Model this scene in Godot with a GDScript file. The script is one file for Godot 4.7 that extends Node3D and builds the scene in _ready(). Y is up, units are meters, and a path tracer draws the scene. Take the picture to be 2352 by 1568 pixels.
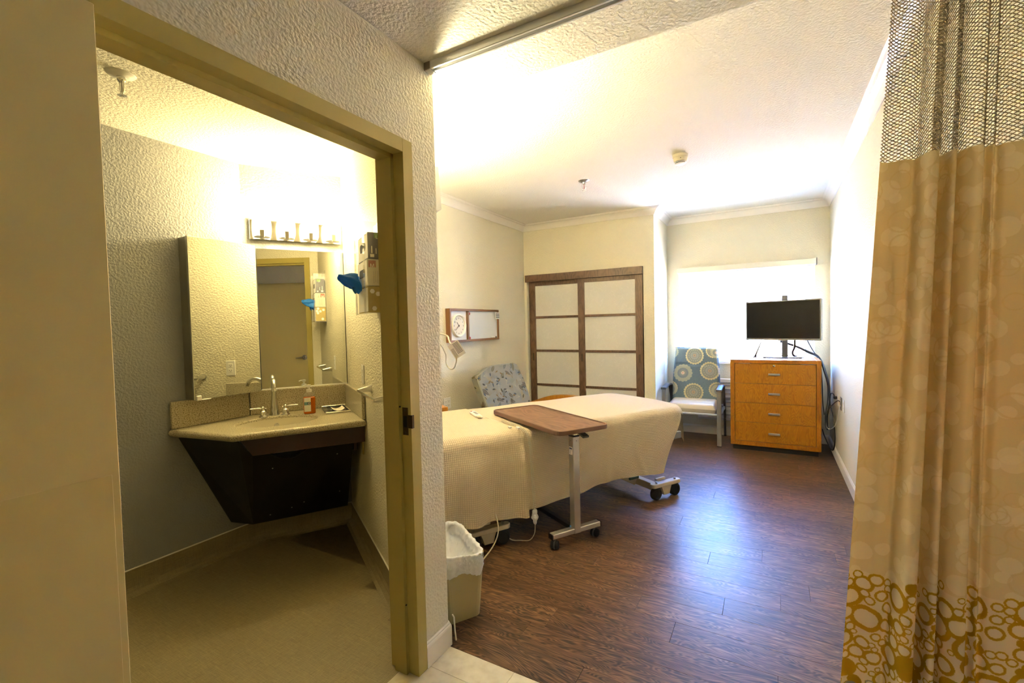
extends Node3D

# ---------------------------------------------------------------- measured setting (metres, y up)
const ENTRY_X := -1.218      # face of the wall with the bathroom door
const LEFT_X := -2.7765      # bedroom left wall
const RIGHT_X := 0.538       # long right wall
const CLOSET_Z := -5.2354    # wall with the closet doors
const BACK_Z := -5.9646      # window wall
const ALCOVE_X := -1.14      # side of the window alcove
const LOW_Y := 2.433         # entry and bathroom ceiling
const HIGH_Y := 2.635        # bedroom ceiling
const STEP_Z := -1.787       # where the low ceiling ends
const BATH_X := -2.942       # grey bathroom wall
const CORNER := Vector3(-1.218, 0, -1.5275)   # outer corner of the wing wall
const SINK := Vector3(-2.625, 0, -2.238)      # bathroom corner right of the mirror
const BED_AT := Vector3(-2.30, 0, -2.19)      # foot of the wall behind the bed
const SKEW := 31.3           # degrees by which the diagonal wall is turned
var M := {}
var CS := cos(deg_to_rad(SKEW))
var SN := sin(deg_to_rad(SKEW))

# ---------------------------------------------------------------- mesh builder
class MB:
	var v := PackedVector3Array()
	var n := PackedVector3Array()
	var t := PackedVector2Array()
	var ix := PackedInt32Array()
	var xf := Transform3D()

	func vert(p: Vector3, nn: Vector3, uv: Vector2) -> int:
		v.append(xf * p)
		n.append((xf.basis * nn).normalized())
		t.append(uv)
		return v.size() - 1

	# a triangle, counter-clockwise seen from outside
	func tri(a: Vector3, b: Vector3, c: Vector3) -> void:
		var nn := (b - a).cross(c - a)
		if nn.length() < 1e-12:
			return
		nn = nn.normalized()
		var e := (b - a).normalized()
		var f := nn.cross(e)
		var i := vert(a, nn, Vector2.ZERO)
		vert(b, nn, Vector2((b - a).dot(e), 0))
		vert(c, nn, Vector2((c - a).dot(e), (c - a).dot(f)))
		ix.append_array(PackedInt32Array([i, i + 2, i + 1]))

	# a quad, counter-clockwise seen from outside
	func quad(a: Vector3, b: Vector3, c: Vector3, d: Vector3, u0 := Vector2(-9, -9), u1 := Vector2.ZERO) -> void:
		var nn := (c - a).cross(d - b)
		if nn.length() < 1e-12:
			return
		nn = nn.normalized()
		var w := (b - a).length()
		var h := (d - a).length()
		var q := [Vector2(0, 0), Vector2(w, 0), Vector2(w, -h), Vector2(0, -h)]
		if u0.x > -8.0:
			q = [Vector2(u0.x, u1.y), Vector2(u1.x, u1.y), Vector2(u1.x, u0.y), Vector2(u0.x, u0.y)]
		var i := vert(a, nn, q[0])
		vert(b, nn, q[1])
		vert(c, nn, q[2])
		vert(d, nn, q[3])
		ix.append_array(PackedInt32Array([i, i + 2, i + 1, i, i + 3, i + 2]))

	# a box from corner to corner with chamfered edges
	func box(lo: Vector3, hi: Vector3, bev := 0.0) -> void:
		var b := minf(bev, 0.49 * minf(hi.x - lo.x, minf(hi.y - lo.y, hi.z - lo.z)))
		var l := lo
		var h := hi
		if b <= 0.0:
			quad(Vector3(l.x, l.y, h.z), Vector3(h.x, l.y, h.z), Vector3(h.x, h.y, h.z), Vector3(l.x, h.y, h.z))
			quad(Vector3(h.x, l.y, l.z), Vector3(l.x, l.y, l.z), Vector3(l.x, h.y, l.z), Vector3(h.x, h.y, l.z))
			quad(Vector3(h.x, l.y, h.z), Vector3(h.x, l.y, l.z), Vector3(h.x, h.y, l.z), Vector3(h.x, h.y, h.z))
			quad(Vector3(l.x, l.y, l.z), Vector3(l.x, l.y, h.z), Vector3(l.x, h.y, h.z), Vector3(l.x, h.y, l.z))
			quad(Vector3(l.x, h.y, h.z), Vector3(h.x, h.y, h.z), Vector3(h.x, h.y, l.z), Vector3(l.x, h.y, l.z))
			quad(Vector3(l.x, l.y, l.z), Vector3(h.x, l.y, l.z), Vector3(h.x, l.y, h.z), Vector3(l.x, l.y, h.z))
			return
		var c := (lo + hi) * 0.5
		var s := (hi - lo) * 0.5
		var P := func(sx: int, sy: int, sz: int, k: int) -> Vector3:
			# the corner's point on the face across axis k
			var o := Vector3(s.x - b, s.y - b, s.z - b)
			if k == 0: o.x = s.x
			elif k == 1: o.y = s.y
			else: o.z = s.z
			return c + Vector3(sx * o.x, sy * o.y, sz * o.z)
		for sg in [-1, 1]:
			_face([P.call(sg, -1, -1, 0), P.call(sg, 1, -1, 0), P.call(sg, 1, 1, 0), P.call(sg, -1, 1, 0)], Vector3(sg, 0, 0))
			_face([P.call(-1, sg, -1, 1), P.call(1, sg, -1, 1), P.call(1, sg, 1, 1), P.call(-1, sg, 1, 1)], Vector3(0, sg, 0))
			_face([P.call(-1, -1, sg, 2), P.call(1, -1, sg, 2), P.call(1, 1, sg, 2), P.call(-1, 1, sg, 2)], Vector3(0, 0, sg))
		for a in [-1, 1]:
			for d in [-1, 1]:
				_face([P.call(a, d, -1, 0), P.call(a, d, 1, 0), P.call(a, d, 1, 1), P.call(a, d, -1, 1)], Vector3(a, d, 0))
				_face([P.call(a, -1, d, 0), P.call(a, 1, d, 0), P.call(a, 1, d, 2), P.call(a, -1, d, 2)], Vector3(a, 0, d))
				_face([P.call(-1, a, d, 1), P.call(1, a, d, 1), P.call(1, a, d, 2), P.call(-1, a, d, 2)], Vector3(0, a, d))
				for e in [-1, 1]:
					_face([P.call(a, d, e, 0), P.call(a, d, e, 1), P.call(a, d, e, 2)], Vector3(a, d, e))

	func _face(p: Array, out: Vector3) -> void:
		var nn: Vector3 = (p[1] - p[0]).cross(p[2] - p[0])
		if nn.dot(out) < 0:
			p.reverse()
		if p.size() == 3:
			tri(p[0], p[1], p[2])
		else:
			quad(p[0], p[1], p[2], p[3])

	func cbox(c: Vector3, s: Vector3, bev := 0.0) -> void:
		box(c - s * 0.5, c + s * 0.5, bev)

	# a polygon in (x, z), given as Vector2, raised from y0 to y1; bev chamfers its rims
	func prism(poly: Array, y0: float, y1: float, bev := 0.0) -> void:
		var pts := PackedVector2Array(poly)
		if Geometry2D.is_polygon_clockwise(pts):
			pts.reverse()
		var inner := pts
		if bev > 0.0:
			var off := Geometry2D.offset_polygon(pts, -bev, Geometry2D.JOIN_MITER)
			if off.size() == 1 and off[0].size() == pts.size():
				inner = _matched(pts, off[0])
			else:
				bev = 0.0
		var k := pts.size()
		var tr := Geometry2D.triangulate_polygon(inner)
		for i in range(0, tr.size(), 3):
			var a := inner[tr[i]]
			var b := inner[tr[i + 1]]
			var c := inner[tr[i + 2]]
			var p := [Vector3(a.x, y1, a.y), Vector3(b.x, y1, b.y), Vector3(c.x, y1, c.y)]
			_flat(p, Vector3.UP)
			_flat([Vector3(a.x, y0, a.y), Vector3(b.x, y0, b.y), Vector3(c.x, y0, c.y)], Vector3.DOWN)
		for i in k:
			var a := pts[i]
			var b := pts[(i + 1) % k]
			var out := Vector3(b.y - a.y, 0, -(b.x - a.x))
			_face([Vector3(a.x, y0 + bev, a.y), Vector3(b.x, y0 + bev, b.y), Vector3(b.x, y1 - bev, b.y), Vector3(a.x, y1 - bev, a.y)], out)
			if bev > 0.0:
				var ai := inner[i]
				var bi := inner[(i + 1) % k]
				_face([Vector3(a.x, y1 - bev, a.y), Vector3(b.x, y1 - bev, b.y), Vector3(bi.x, y1, bi.y), Vector3(ai.x, y1, ai.y)], out + Vector3.UP * out.length())
				_face([Vector3(a.x, y0 + bev, a.y), Vector3(b.x, y0 + bev, b.y), Vector3(bi.x, y0, bi.y), Vector3(ai.x, y0, ai.y)], out - Vector3.UP * out.length())

	func _matched(pts: PackedVector2Array, off: PackedVector2Array) -> PackedVector2Array:
		var r := PackedVector2Array()
		for p in pts:
			var best := off[0]
			for o in off:
				if o.distance_squared_to(p) < best.distance_squared_to(p):
					best = o
			r.append(best)
		return r

	func _flat(p: Array, out: Vector3) -> void:
		var nn: Vector3 = (p[1] - p[0]).cross(p[2] - p[0])
		if nn.dot(out) < 0:
			p.reverse()
		var i := v.size()
		for q in p:
			vert(q, out, Vector2(q.x, q.z))
		ix.append_array(PackedInt32Array([i, i + 2, i + 1]))

	# a round tube along a path
	func tube(path: Array, r: float, sides := 8, caps := true, r2 := -1.0) -> void:
		var k := path.size()
		if r2 < 0.0:
			r2 = r
		var up := Vector3.UP
		var first: Vector3 = (path[1] - path[0]).normalized()
		if absf(first.dot(up)) > 0.9:
			up = Vector3.RIGHT
		var side := first.cross(up).normalized()
		var base := v.size()
		var run := 0.0
		for i in k:
			var d: Vector3 = (path[mini(i + 1, k - 1)] - path[maxi(i - 1, 0)]).normalized()
			side = (side - d * side.dot(d)).normalized()
			var bi := d.cross(side)
			if i > 0:
				run += (path[i] - path[i - 1]).length()
			var rr := lerpf(r, r2, float(i) / maxi(k - 1, 1))
			for j in sides + 1:
				var a := TAU * j / sides
				var o := side * cos(a) + bi * sin(a)
				vert(path[i] + o * rr, o, Vector2(TAU * rr * j / sides, run))
		for i in k - 1:
			for j in sides:
				var a := base + i * (sides + 1) + j
				var b := a + sides + 1
				ix.append_array(PackedInt32Array([a, b, a + 1, a + 1, b, b + 1]))
		if caps:
			for e in 2:
				var at: Vector3 = path[0] if e == 0 else path[k - 1]
				var d: Vector3 = (path[0] - path[1]).normalized() if e == 0 else (path[k - 1] - path[k - 2]).normalized()
				var c := vert(at, d, Vector2.ZERO)
				var ring := base + (0 if e == 0 else (k - 1) * (sides + 1))
				var f := v.size()
				for j in sides + 1:
					v.append(v[ring + j])
					n.append((xf.basis * d).normalized())
					t.append(Vector2.ZERO)
				for j in sides:
					if e == 0:
						ix.append_array(PackedInt32Array([c, f + j, f + j + 1]))
					else:
						ix.append_array(PackedInt32Array([c, f + j + 1, f + j]))

	# a square or rectangular bar along a straight line
	func bar(a: Vector3, b: Vector3, w: float, h: float, bev := 0.0, up := Vector3.UP) -> void:
		var keep := xf
		var z := (b - a).normalized()
		if absf(z.dot(up)) > 0.98:
			up = Vector3.FORWARD
		var x := up.cross(z).normalized()
		var y := z.cross(x)
		xf = keep * Transform3D(Basis(x, y, z), a)
		box(Vector3(-w / 2, -h / 2, 0), Vector3(w / 2, h / 2, (b - a).length()), bev)
		xf = keep

	# a profile of (radius, height) turned round the y axis
	func lathe(prof: Array, segs := 24, soft := true) -> void:
		var k := prof.size()
		for i in k - 1:
			var p: Vector2 = prof[i]
			var q: Vector2 = prof[i + 1]
			var e := q - p
			if e.length() < 1e-9:
				continue
			var nm := Vector2(e.y, -e.x).normalized()
			var na := nm
			var nb := nm
			if soft and i > 0:
				var g: Vector2 = p - prof[i - 1]
				var m := Vector2(g.y, -g.x).normalized()
				if m.dot(nm) > 0.6:
					na = (m + nm).normalized()
			if soft and i < k - 2:
				var g: Vector2 = prof[i + 2] - q
				var m := Vector2(g.y, -g.x).normalized()
				if m.dot(nm) > 0.6:
					nb = (m + nm).normalized()
			var base := v.size()
			for j in segs + 1:
				var a := TAU * j / segs
				var o := Vector3(cos(a), 0, sin(a))
				vert(o * p.x + Vector3.UP * p.y, o * na.x + Vector3.UP * na.y, Vector2(float(j) / segs, p.y))
				vert(o * q.x + Vector3.UP * q.y, o * nb.x + Vector3.UP * nb.y, Vector2(float(j) / segs, q.y))
			for j in segs:
				var a := base + j * 2
				# counter-clockwise seen from outside is a, a+1, a+3 for a profile that runs upwards
				ix.append_array(PackedInt32Array([a, a + 2, a + 1, a + 1, a + 2, a + 3]))

	# a profile of (outwards, up) carried along a floor path with mitred corners; outwards is to the left of the way
	func sweep(prof: Array, path: Array, caps := true) -> void:
		var k := path.size()
		var rings := []
		for i in k:
			var a: Vector3 = (path[i] - path[i - 1]).normalized() if i > 0 else (path[1] - path[0]).normalized()
			var b: Vector3 = (path[i + 1] - path[i]).normalized() if i < k - 1 else a
			var la := Vector3(a.z, 0, -a.x)
			var lb := Vector3(b.z, 0, -b.x)
			var m := (la + lb).normalized()
			m /= maxf(m.dot(la), 0.2)
			var ring := []
			for p in prof:
				ring.append(path[i] + m * p.x + Vector3.UP * p.y)
			rings.append(ring)
		for i in k - 1:
			for j in prof.size() - 1:
				quad(rings[i + 1][j], rings[i][j], rings[i][j + 1], rings[i + 1][j + 1])
		if caps:
			for e in 2:
				var ring: Array = rings[0] if e == 0 else rings[k - 1]
				var d: Vector3 = path[0] - path[1] if e == 0 else path[k - 1] - path[k - 2]
				var c := Vector3.ZERO
				for p in ring:
					c += p / ring.size()
				for j in ring.size():
					_face([c, ring[j], ring[(j + 1) % ring.size()]], d)

	# a smooth sheet: f(u, v) for u, v in 0..1; uv(u, v) in texture units
	func sheet(nu: int, nv: int, f: Callable, uv = null, flip := false) -> void:
		var base := v.size()
		var p := PackedVector3Array()
		for j in nv + 1:
			for i in nu + 1:
				p.append(f.call(float(i) / nu, float(j) / nv))
		var w := nu + 1
		for j in nv + 1:
			for i in nu + 1:
				var du := p[j * w + mini(i + 1, nu)] - p[j * w + maxi(i - 1, 0)]
				var dv := p[mini(j + 1, nv) * w + i] - p[maxi(j - 1, 0) * w + i]
				var nn := du.cross(dv)
				nn = Vector3.UP if nn.length() < 1e-14 else nn.normalized()
				if flip:
					nn = -nn
				vert(p[j * w + i], nn, uv.call(float(i) / nu, float(j) / nv) if uv != null else Vector2(float(i) / nu, float(j) / nv))
		for j in nv:
			for i in nu:
				var a := base + j * w + i
				if flip:
					ix.append_array(PackedInt32Array([a, a + 1, a + w, a + 1, a + w + 1, a + w]))
				else:
					ix.append_array(PackedInt32Array([a, a + w, a + 1, a + 1, a + w, a + w + 1]))

	func ball(c: Vector3, r: Vector3, segs := 16, rings := 10) -> void:
		var cc := c
		var rr := r
		sheet(segs, rings, func(a: float, b: float) -> Vector3:
			var th := TAU * a
			var ph := PI * b
			return cc + Vector3(rr.x * sin(ph) * cos(th), rr.y * cos(ph), rr.z * sin(ph) * sin(th)))

	func mesh() -> ArrayMesh:
		var m := ArrayMesh.new()
		var a := []
		a.resize(Mesh.ARRAY_MAX)
		a[Mesh.ARRAY_VERTEX] = v
		a[Mesh.ARRAY_NORMAL] = n
		a[Mesh.ARRAY_TEX_UV] = t
		a[Mesh.ARRAY_INDEX] = ix
		m.add_surface_from_arrays(Mesh.PRIMITIVE_TRIANGLES, a)
		return m

# ---------------------------------------------------------------- nodes
func obj(called: String, b: MB, mat: Material, parent: Node = self) -> MeshInstance3D:
	var o := MeshInstance3D.new()
	o.name = called
	o.mesh = b.mesh()
	o.material_override = mat
	parent.add_child(o, true)
	return o

func tag(o: Node, label: String, category := "", group := "") -> Node:
	if label: o.set_meta("label", label)
	if category: o.set_meta("category", category)
	if group: o.set_meta("group", group)
	return o

func thing(called: String, label: String, category: String, at := Vector3.ZERO, turn := 0.0, group := "") -> Node3D:
	var o := Node3D.new()
	o.name = called
	add_child(o, true)
	o.position = at
	o.rotation.y = deg_to_rad(turn)
	tag(o, label, category, group)
	return o

func struct(called: String, label: String, b: MB, mat: Material) -> MeshInstance3D:
	var o := obj(called, b, mat)
	o.set_meta("kind", "structure")
	o.set_meta("label", label)
	return o

func frame(called: String, label: String) -> Node3D:
	var o := Node3D.new()
	o.name = called
	add_child(o, true)
	o.set_meta("kind", "structure")
	o.set_meta("label", label)
	return o

func curve(pts: Array, per := 6) -> Array:
	# Catmull-Rom through the points
	var out := []
	var k := pts.size()
	for i in k - 1:
		var a = pts[maxi(i - 1, 0)]
		var b = pts[i]
		var c = pts[i + 1]
		var d = pts[mini(i + 2, k - 1)]
		for s in per:
			var x := float(s) / per
			out.append(b.cubic_interpolate(c, a, d, x))
	out.append(pts[k - 1])
	return out

func rrect(cx: float, cz: float, w: float, d: float, r: float, seg := 4) -> Array:
	var out := []
	for q in 4:
		var sx: float = [1, -1, -1, 1][q]
		var sz: float = [1, 1, -1, -1][q]
		for i in seg + 1:
			var a := PI / 2 * (q + float(i) / seg)
			out.append(Vector2(cx + sx * (w / 2 - r) + cos(a) * r, cz + sz * (d / 2 - r) + sin(a) * r))
	return out

# ---------------------------------------------------------------- materials
func mat(called: String, c: Color, rough := 0.6, metal := 0.0, spec := 0.5) -> StandardMaterial3D:
	var m := StandardMaterial3D.new()
	m.resource_name = called
	m.albedo_color = c
	m.roughness = rough
	m.metallic = metal
	m.metallic_specular = spec
	m.cull_mode = BaseMaterial3D.CULL_DISABLED
	M[called] = m
	return m

func noise_tex(freq: float, octaves: int, size := 512, ramp: Array = [], sd := 1) -> NoiseTexture2D:
	var fn := FastNoiseLite.new()
	fn.seed = sd
	fn.noise_type = FastNoiseLite.TYPE_SIMPLEX_SMOOTH
	fn.frequency = freq
	fn.fractal_octaves = octaves
	var t := NoiseTexture2D.new()
	t.width = size
	t.height = size
	t.seamless = true
	t.generate_mipmaps = false
	t.noise = fn
	if ramp.size():
		var g := Gradient.new()
		g.offsets = PackedFloat32Array(ramp.map(func(e): return e[0]))
		g.colors = PackedColorArray(ramp.map(func(e): return e[1]))
		t.color_ramp = g
	return t

func bump(m: StandardMaterial3D, t: Texture2D, cm: float, tri_scale := 0.0, world := false) -> void:
	m.heightmap_enabled = true
	m.heightmap_texture = t
	m.heightmap_scale = cm
	if tri_scale > 0.0:
		tri(m, tri_scale, world)

func tri(m: StandardMaterial3D, s: float, world := false) -> void:
	m.uv1_triplanar = true
	m.uv1_world_triplanar = world
	m.uv1_scale = Vector3(s, s, s)
	m.uv1_triplanar_sharpness = 8.0

# wood: streaks along u, with arches of growth rings
func wood(w: int, h: int, stops: Array, sd: int, rings: float, wob: float, streak := 0.35) -> ImageTexture:
	var im := Image.create(w, h, false, Image.FORMAT_RGB8)
	var a := FastNoiseLite.new()
	a.seed = sd
	a.frequency = 0.004
	a.fractal_octaves = 3
	var f := FastNoiseLite.new()
	f.seed = sd + 7
	f.frequency = 0.03
	f.fractal_octaves = 3
	var g := Gradient.new()
	g.offsets = PackedFloat32Array(stops.map(func(e): return e[0]))
	g.colors = PackedColorArray(stops.map(func(e): return e[1]))
	for y in h:
		var v := float(y) / h
		for x in w:
			var u := float(x) / w
			# torus coordinates keep the picture seamless along u
			var px := cos(TAU * u) * w * 0.16
			var pz := sin(TAU * u) * w * 0.16
			var py := cos(TAU * v) * h * 0.3
			var pw := sin(TAU * v) * h * 0.3
			var n := a.get_noise_3d(px + pw * 1.7, py * 2.2, pz + pw * 0.6)
			var r := (py * 0.012 * 1.0 + n * wob) * rings
			var ring := 0.5 + 0.5 * sin(r * TAU)
			var fib := f.get_noise_3d(px * 0.28, y * 2.4, pz * 0.28)
			var val := clampf(0.5 + (ring - 0.5) * 0.5 + fib * streak, 0.0, 1.0)
			im.set_pixel(x, y, g.sample(val))
	return ImageTexture.create_from_image(im)

func turned(t: ImageTexture) -> ImageTexture:
	var im := t.get_image()
	im.rotate_90(CLOCKWISE)
	return ImageTexture.create_from_image(im)

func materials() -> void:
	var peel := noise_tex(0.035, 2, 512, [], 3)
	var w := mat("wall_paint", Color(0.87, 0.84, 0.735), 0.62, 0.0, 0.4)
	bump(w, peel, 0.22, 3.4, true)
	var bw := mat("bath_grey_paint", Color(0.575, 0.58, 0.585), 0.6, 0.0, 0.4)
	bump(bw, peel, 0.22, 3.4, true)
	var c := mat("ceiling_paint", Color(0.90, 0.882, 0.82), 0.75, 0.0, 0.3)
	bump(c, noise_tex(0.03, 3, 512, [], 9), 0.3, 3.4, true)
	mat("trim_paint", Color(0.91, 0.885, 0.83), 0.4)
	mat("shaded_frame_paint", Color(0.68, 0.615, 0.34), 0.35)  # cream door frame; the olive of its shaded jamb is mixed into the colour
	mat("door_paint", Color(0.785, 0.72, 0.49), 0.45)
	mat("kick_plate", Color(0.77, 0.705, 0.475), 0.3)
	mat("white_paint", Color(0.93, 0.93, 0.92), 0.4)
	mat("white_plastic", Color(0.90, 0.89, 0.86), 0.35)
	mat("cream_plastic", Color(0.83, 0.80, 0.70), 0.4)
	mat("black_plastic", Color(0.03, 0.03, 0.032), 0.4)
	mat("grey_plastic", Color(0.28, 0.28, 0.28), 0.45)
	mat("dark_rubber", Color(0.05, 0.05, 0.05), 0.7)
	mat("chrome", Color(0.86, 0.86, 0.85), 0.12, 1.0)
	mat("brushed_steel", Color(0.70, 0.69, 0.67), 0.32, 1.0)
	mat("aluminium", Color(0.86, 0.86, 0.85), 0.3, 0.55)
	mat("grey_metal", Color(0.56, 0.55, 0.52), 0.4, 0.5)
	mat("bed_paint", Color(0.74, 0.69, 0.59), 0.4)
	mat("mirror", Color(0.93, 0.94, 0.92), 0.0, 1.0)
	mat("brass_dark", Color(0.25, 0.20, 0.10), 0.4, 0.8)
	mat("hole", Color(0.01, 0.01, 0.01), 0.9)
	mat("blue_glove", Color(0.15, 0.46, 0.76), 0.55)
	M.blue_glove.backlight_enabled = true
	M.blue_glove.backlight = Color(0.12, 0.4, 0.7)
	mat("paper", Color(0.93, 0.91, 0.86), 0.8)
	mat("ink", Color(0.12, 0.12, 0.13), 0.8)
	mat("red_ink", Color(0.65, 0.12, 0.08), 0.6)
	# stone of the vanity
	var st := mat("quartz", Color(1, 1, 1), 0.28)
	st.albedo_texture = noise_tex(0.10, 4, 512, [[0.0, Color(0.22, 0.19, 0.13)], [0.26, Color(0.42, 0.38, 0.28)], [0.36, Color(0.66, 0.62, 0.50)], [0.55, Color(0.72, 0.68, 0.57)], [0.75, Color(0.80, 0.77, 0.68)], [1.0, Color(0.62, 0.58, 0.47)]], 21)
	tri(st, 2.6)
	# sheet vinyl of the bathroom, brushed by fine crossing lines
	var bf := mat("bath_vinyl", Color(1, 1, 1), 0.55)
	bf.albedo_texture = weave_tex()
	tri(bf, 2.5)
	var vt := mat("vinyl_tile", Color(1, 1, 1), 0.4)
	vt.albedo_texture = noise_tex(0.02, 4, 512, [[0.0, Color(0.80, 0.76, 0.66)], [0.5, Color(0.85, 0.815, 0.72)], [1.0, Color(0.88, 0.85, 0.76)]], 5)
	tri(vt, 1.5, true)
	# oak-brown planks, eight cuts of two woods
	var stops := [[0.0, Color(0.14, 0.095, 0.06)], [0.3, Color(0.25, 0.175, 0.115)], [0.6, Color(0.385, 0.28, 0.185)], [1.0, Color(0.52, 0.395, 0.27)]]
	var ta := wood(1024, 512, stops, 11, 4.5, 1.4, 0.45)
	var tb := wood(1024, 512, stops, 57, 7.0, 1.0, 0.45)
	var rng := RandomNumberGenerator.new()
	rng.seed = 4
	for i in 10:
		var k := rng.randf_range(0.86, 1.08)
		var p := mat("plank_%d" % i, Color(k, k * rng.randf_range(0.97, 1.0), k * rng.randf_range(0.94, 1.0)), 0.36, 0.0, 0.42)
		p.albedo_texture = ta if i % 2 == 0 else tb
		bump(p, p.albedo_texture, 0.025)
		p.uv1_triplanar = true
		p.uv1_scale = Vector3(0.62, 1.0, 1.55)
		p.uv1_offset = Vector3(rng.randf(), rng.randf(), rng.randf())
		p.uv1_triplanar_sharpness = 8.0
	# walnut of the closet and the table, honey maple of the chest
	var wal := turned(wood(512, 256, [[0.0, Color(0.27, 0.19, 0.135)], [0.5, Color(0.36, 0.265, 0.19)], [1.0, Color(0.42, 0.32, 0.235)]], 31, 4.0, 0.5))
	var wd := mat("walnut", Color(1, 1, 1), 0.42)
	wd.albedo_texture = wal
	tri(wd, 1.6)
	var wt := mat("table_laminate", Color(1, 1, 1), 0.38)
	wt.albedo_texture = wood(512, 256, [[0.0, Color(0.36, 0.25, 0.18)], [0.5, Color(0.47, 0.345, 0.255)], [1.0, Color(0.54, 0.41, 0.31)]], 77, 4.0, 0.5)
	tri(wt, 1.3)
	var mp := turned(wood(512, 512, [[0.0, Color(0.54, 0.335, 0.03)], [0.5, Color(0.63, 0.415, 0.045)], [1.0, Color(0.68, 0.47, 0.075)]], 91, 5.0, 1.3, 0.2))
	var h := mat("honey_maple", Color(1, 1, 1), 0.35)
	h.albedo_texture = mp
	tri(h, 1.1)
	var h2 := mat("honey_maple_case", Color(0.97, 0.93, 0.9), 0.35)
	h2.albedo_texture = mp
	tri(h2, 1.1)
	h2.uv1_offset = Vector3(0.3, 0.6, 0.1)
	mat("vanity_wood", Color(0.17, 0.045, 0.03), 0.4)
	mat("vanity_panel", Color(0.025, 0.018, 0.015), 0.45)
	# rice paper of the closet doors
	var rp := mat("rice_paper", Color(1, 1, 1), 0.55)
	rp.albedo_texture = paper_tex()
	tri(rp, 1.4)
	# cloth
	var bs := mat("bedspread_cloth", Color(0.885, 0.82, 0.70), 0.9, 0.0, 0.2)
	bs.heightmap_enabled = true
	bs.heightmap_texture = quilt_tex()
	bs.heightmap_scale = 0.35
	var bsc := quilt_color_tex()
	bs.albedo_texture = bsc
	mat("sheet_white", Color(0.88, 0.87, 0.85), 0.8)
	var leaf := mat("leaf_fabric", Color(1, 1, 1), 0.85)
	leaf.albedo_texture = leaf_tex()
	leaf.albedo_color = Color(0.86, 0.86, 0.85)
	var med := mat("medallion_fabric", Color(1, 1, 1), 0.85)
	med.albedo_texture = medallion_tex()
	mat("blue_fabric", Color(0.36, 0.44, 0.47), 0.85)
	mat("cream_vinyl", Color(0.80, 0.75, 0.66), 0.4)
	var cu := mat("curtain_cloth", Color(1, 1, 1), 0.9, 0.0, 0.2)
	cu.albedo_texture = curtain_tex()
	cu.backlight_enabled = true
	cu.backlight = Color(0.7, 0.62, 0.45)
	var cn := mat("curtain_net", Color(0.82, 0.75, 0.60), 0.85, 0.0, 0.2)
	cn.backlight_enabled = true
	cn.backlight = Color(0.6, 0.55, 0.42)
	# glass, acrylic, liquids
	var gl := mat("window_glass", Color(1, 1, 1, 0.04), 0.0)
	gl.transparency = BaseMaterial3D.TRANSPARENCY_ALPHA
	var ac := mat("acrylic", Color(1, 1, 1, 0.06), 0.02)
	ac.transparency = BaseMaterial3D.TRANSPARENCY_ALPHA
	var ba := mat("bag_film", Color(0.95, 0.95, 0.94), 0.35)
	ba.backlight_enabled = true
	ba.backlight = Color(0.6, 0.6, 0.58)
	var so := mat("soap_orange", Color(0.78, 0.40, 0.03), 0.15)
	so.backlight_enabled = true
	so.backlight = Color(0.6, 0.28, 0.02)
	var sc := mat("screen", Color(0.016, 0.016, 0.017), 0.2, 0.0, 0.35)
	var bu := mat("lamp_glass", Color(1.0, 0.96, 0.86), 0.3)
	bu.emission_enabled = true
	bu.emission = Color(1.0, 0.9, 0.66)
	bu.emission_energy_multiplier = 1.2
	var ov := mat("lamp_panel", Color(1.0, 0.97, 0.9), 0.4)
	ov.emission_enabled = true
	ov.emission = Color(1.0, 0.92, 0.74)
	ov.emission_energy_multiplier = 2.0

func weave_tex() -> ImageTexture:
	var s := 512
	var im := Image.create(s, s, false, Image.FORMAT_RGB8)
	var rng := RandomNumberGenerator.new()
	rng.seed = 8
	im.fill(Color(0.56, 0.51, 0.375))
	for i in 9000:
		var a := rng.randi_range(0, s - 1)
		var b := rng.randi_range(0, s - 1)
		var l := rng.randi_range(12, 70)
		var k := rng.randf_range(0.86, 1.16)
		var col := Color(0.56 * k, 0.51 * k, 0.375 * k)
		for j in l:
			if i % 2 == 0:
				im.set_pixel((a + j) % s, b, col)
			else:
				im.set_pixel(a, (b + j) % s, col)
	return ImageTexture.create_from_image(im)

func paper_tex() -> ImageTexture:
	var s := 512
	var im := Image.create(s, s, false, Image.FORMAT_RGB8)
	var rng := RandomNumberGenerator.new()
	rng.seed = 12
	im.fill(Color(0.815, 0.805, 0.775))
	for i in 700:
		var p := Vector2(rng.randf() * s, rng.randf() * s)
		var a := rng.randf() * TAU
		var bend := rng.randf_range(-0.09, 0.09)
		var k := rng.randf_range(0.0, 0.10)
		for j in rng.randi_range(8, 34):
			p += Vector2(cos(a), sin(a))
			a += bend
			im.set_pixel(posmod(int(p.x), s), posmod(int(p.y), s), Color(0.82 + k, 0.81 + k, 0.785 + k))
	return ImageTexture.create_from_image(im)

func quilt_tex() -> ImageTexture:
	# raised cells, 8 x 8 of them in one picture
	var s := 256
	var im := Image.create(s, s, false, Image.FORMAT_RGB8)
	for y in s:
		for x in s:
			var u := absf(fposmod(x / 32.0, 1.0) - 0.5) * 2.0
			var v := absf(fposmod(y / 32.0, 1.0) - 0.5) * 2.0
			var h := (1.0 - pow(u, 6)) * (1.0 - pow(v, 6))
			im.set_pixel(x, y, Color(h, h, h))
	return ImageTexture.create_from_image(im)

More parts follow.
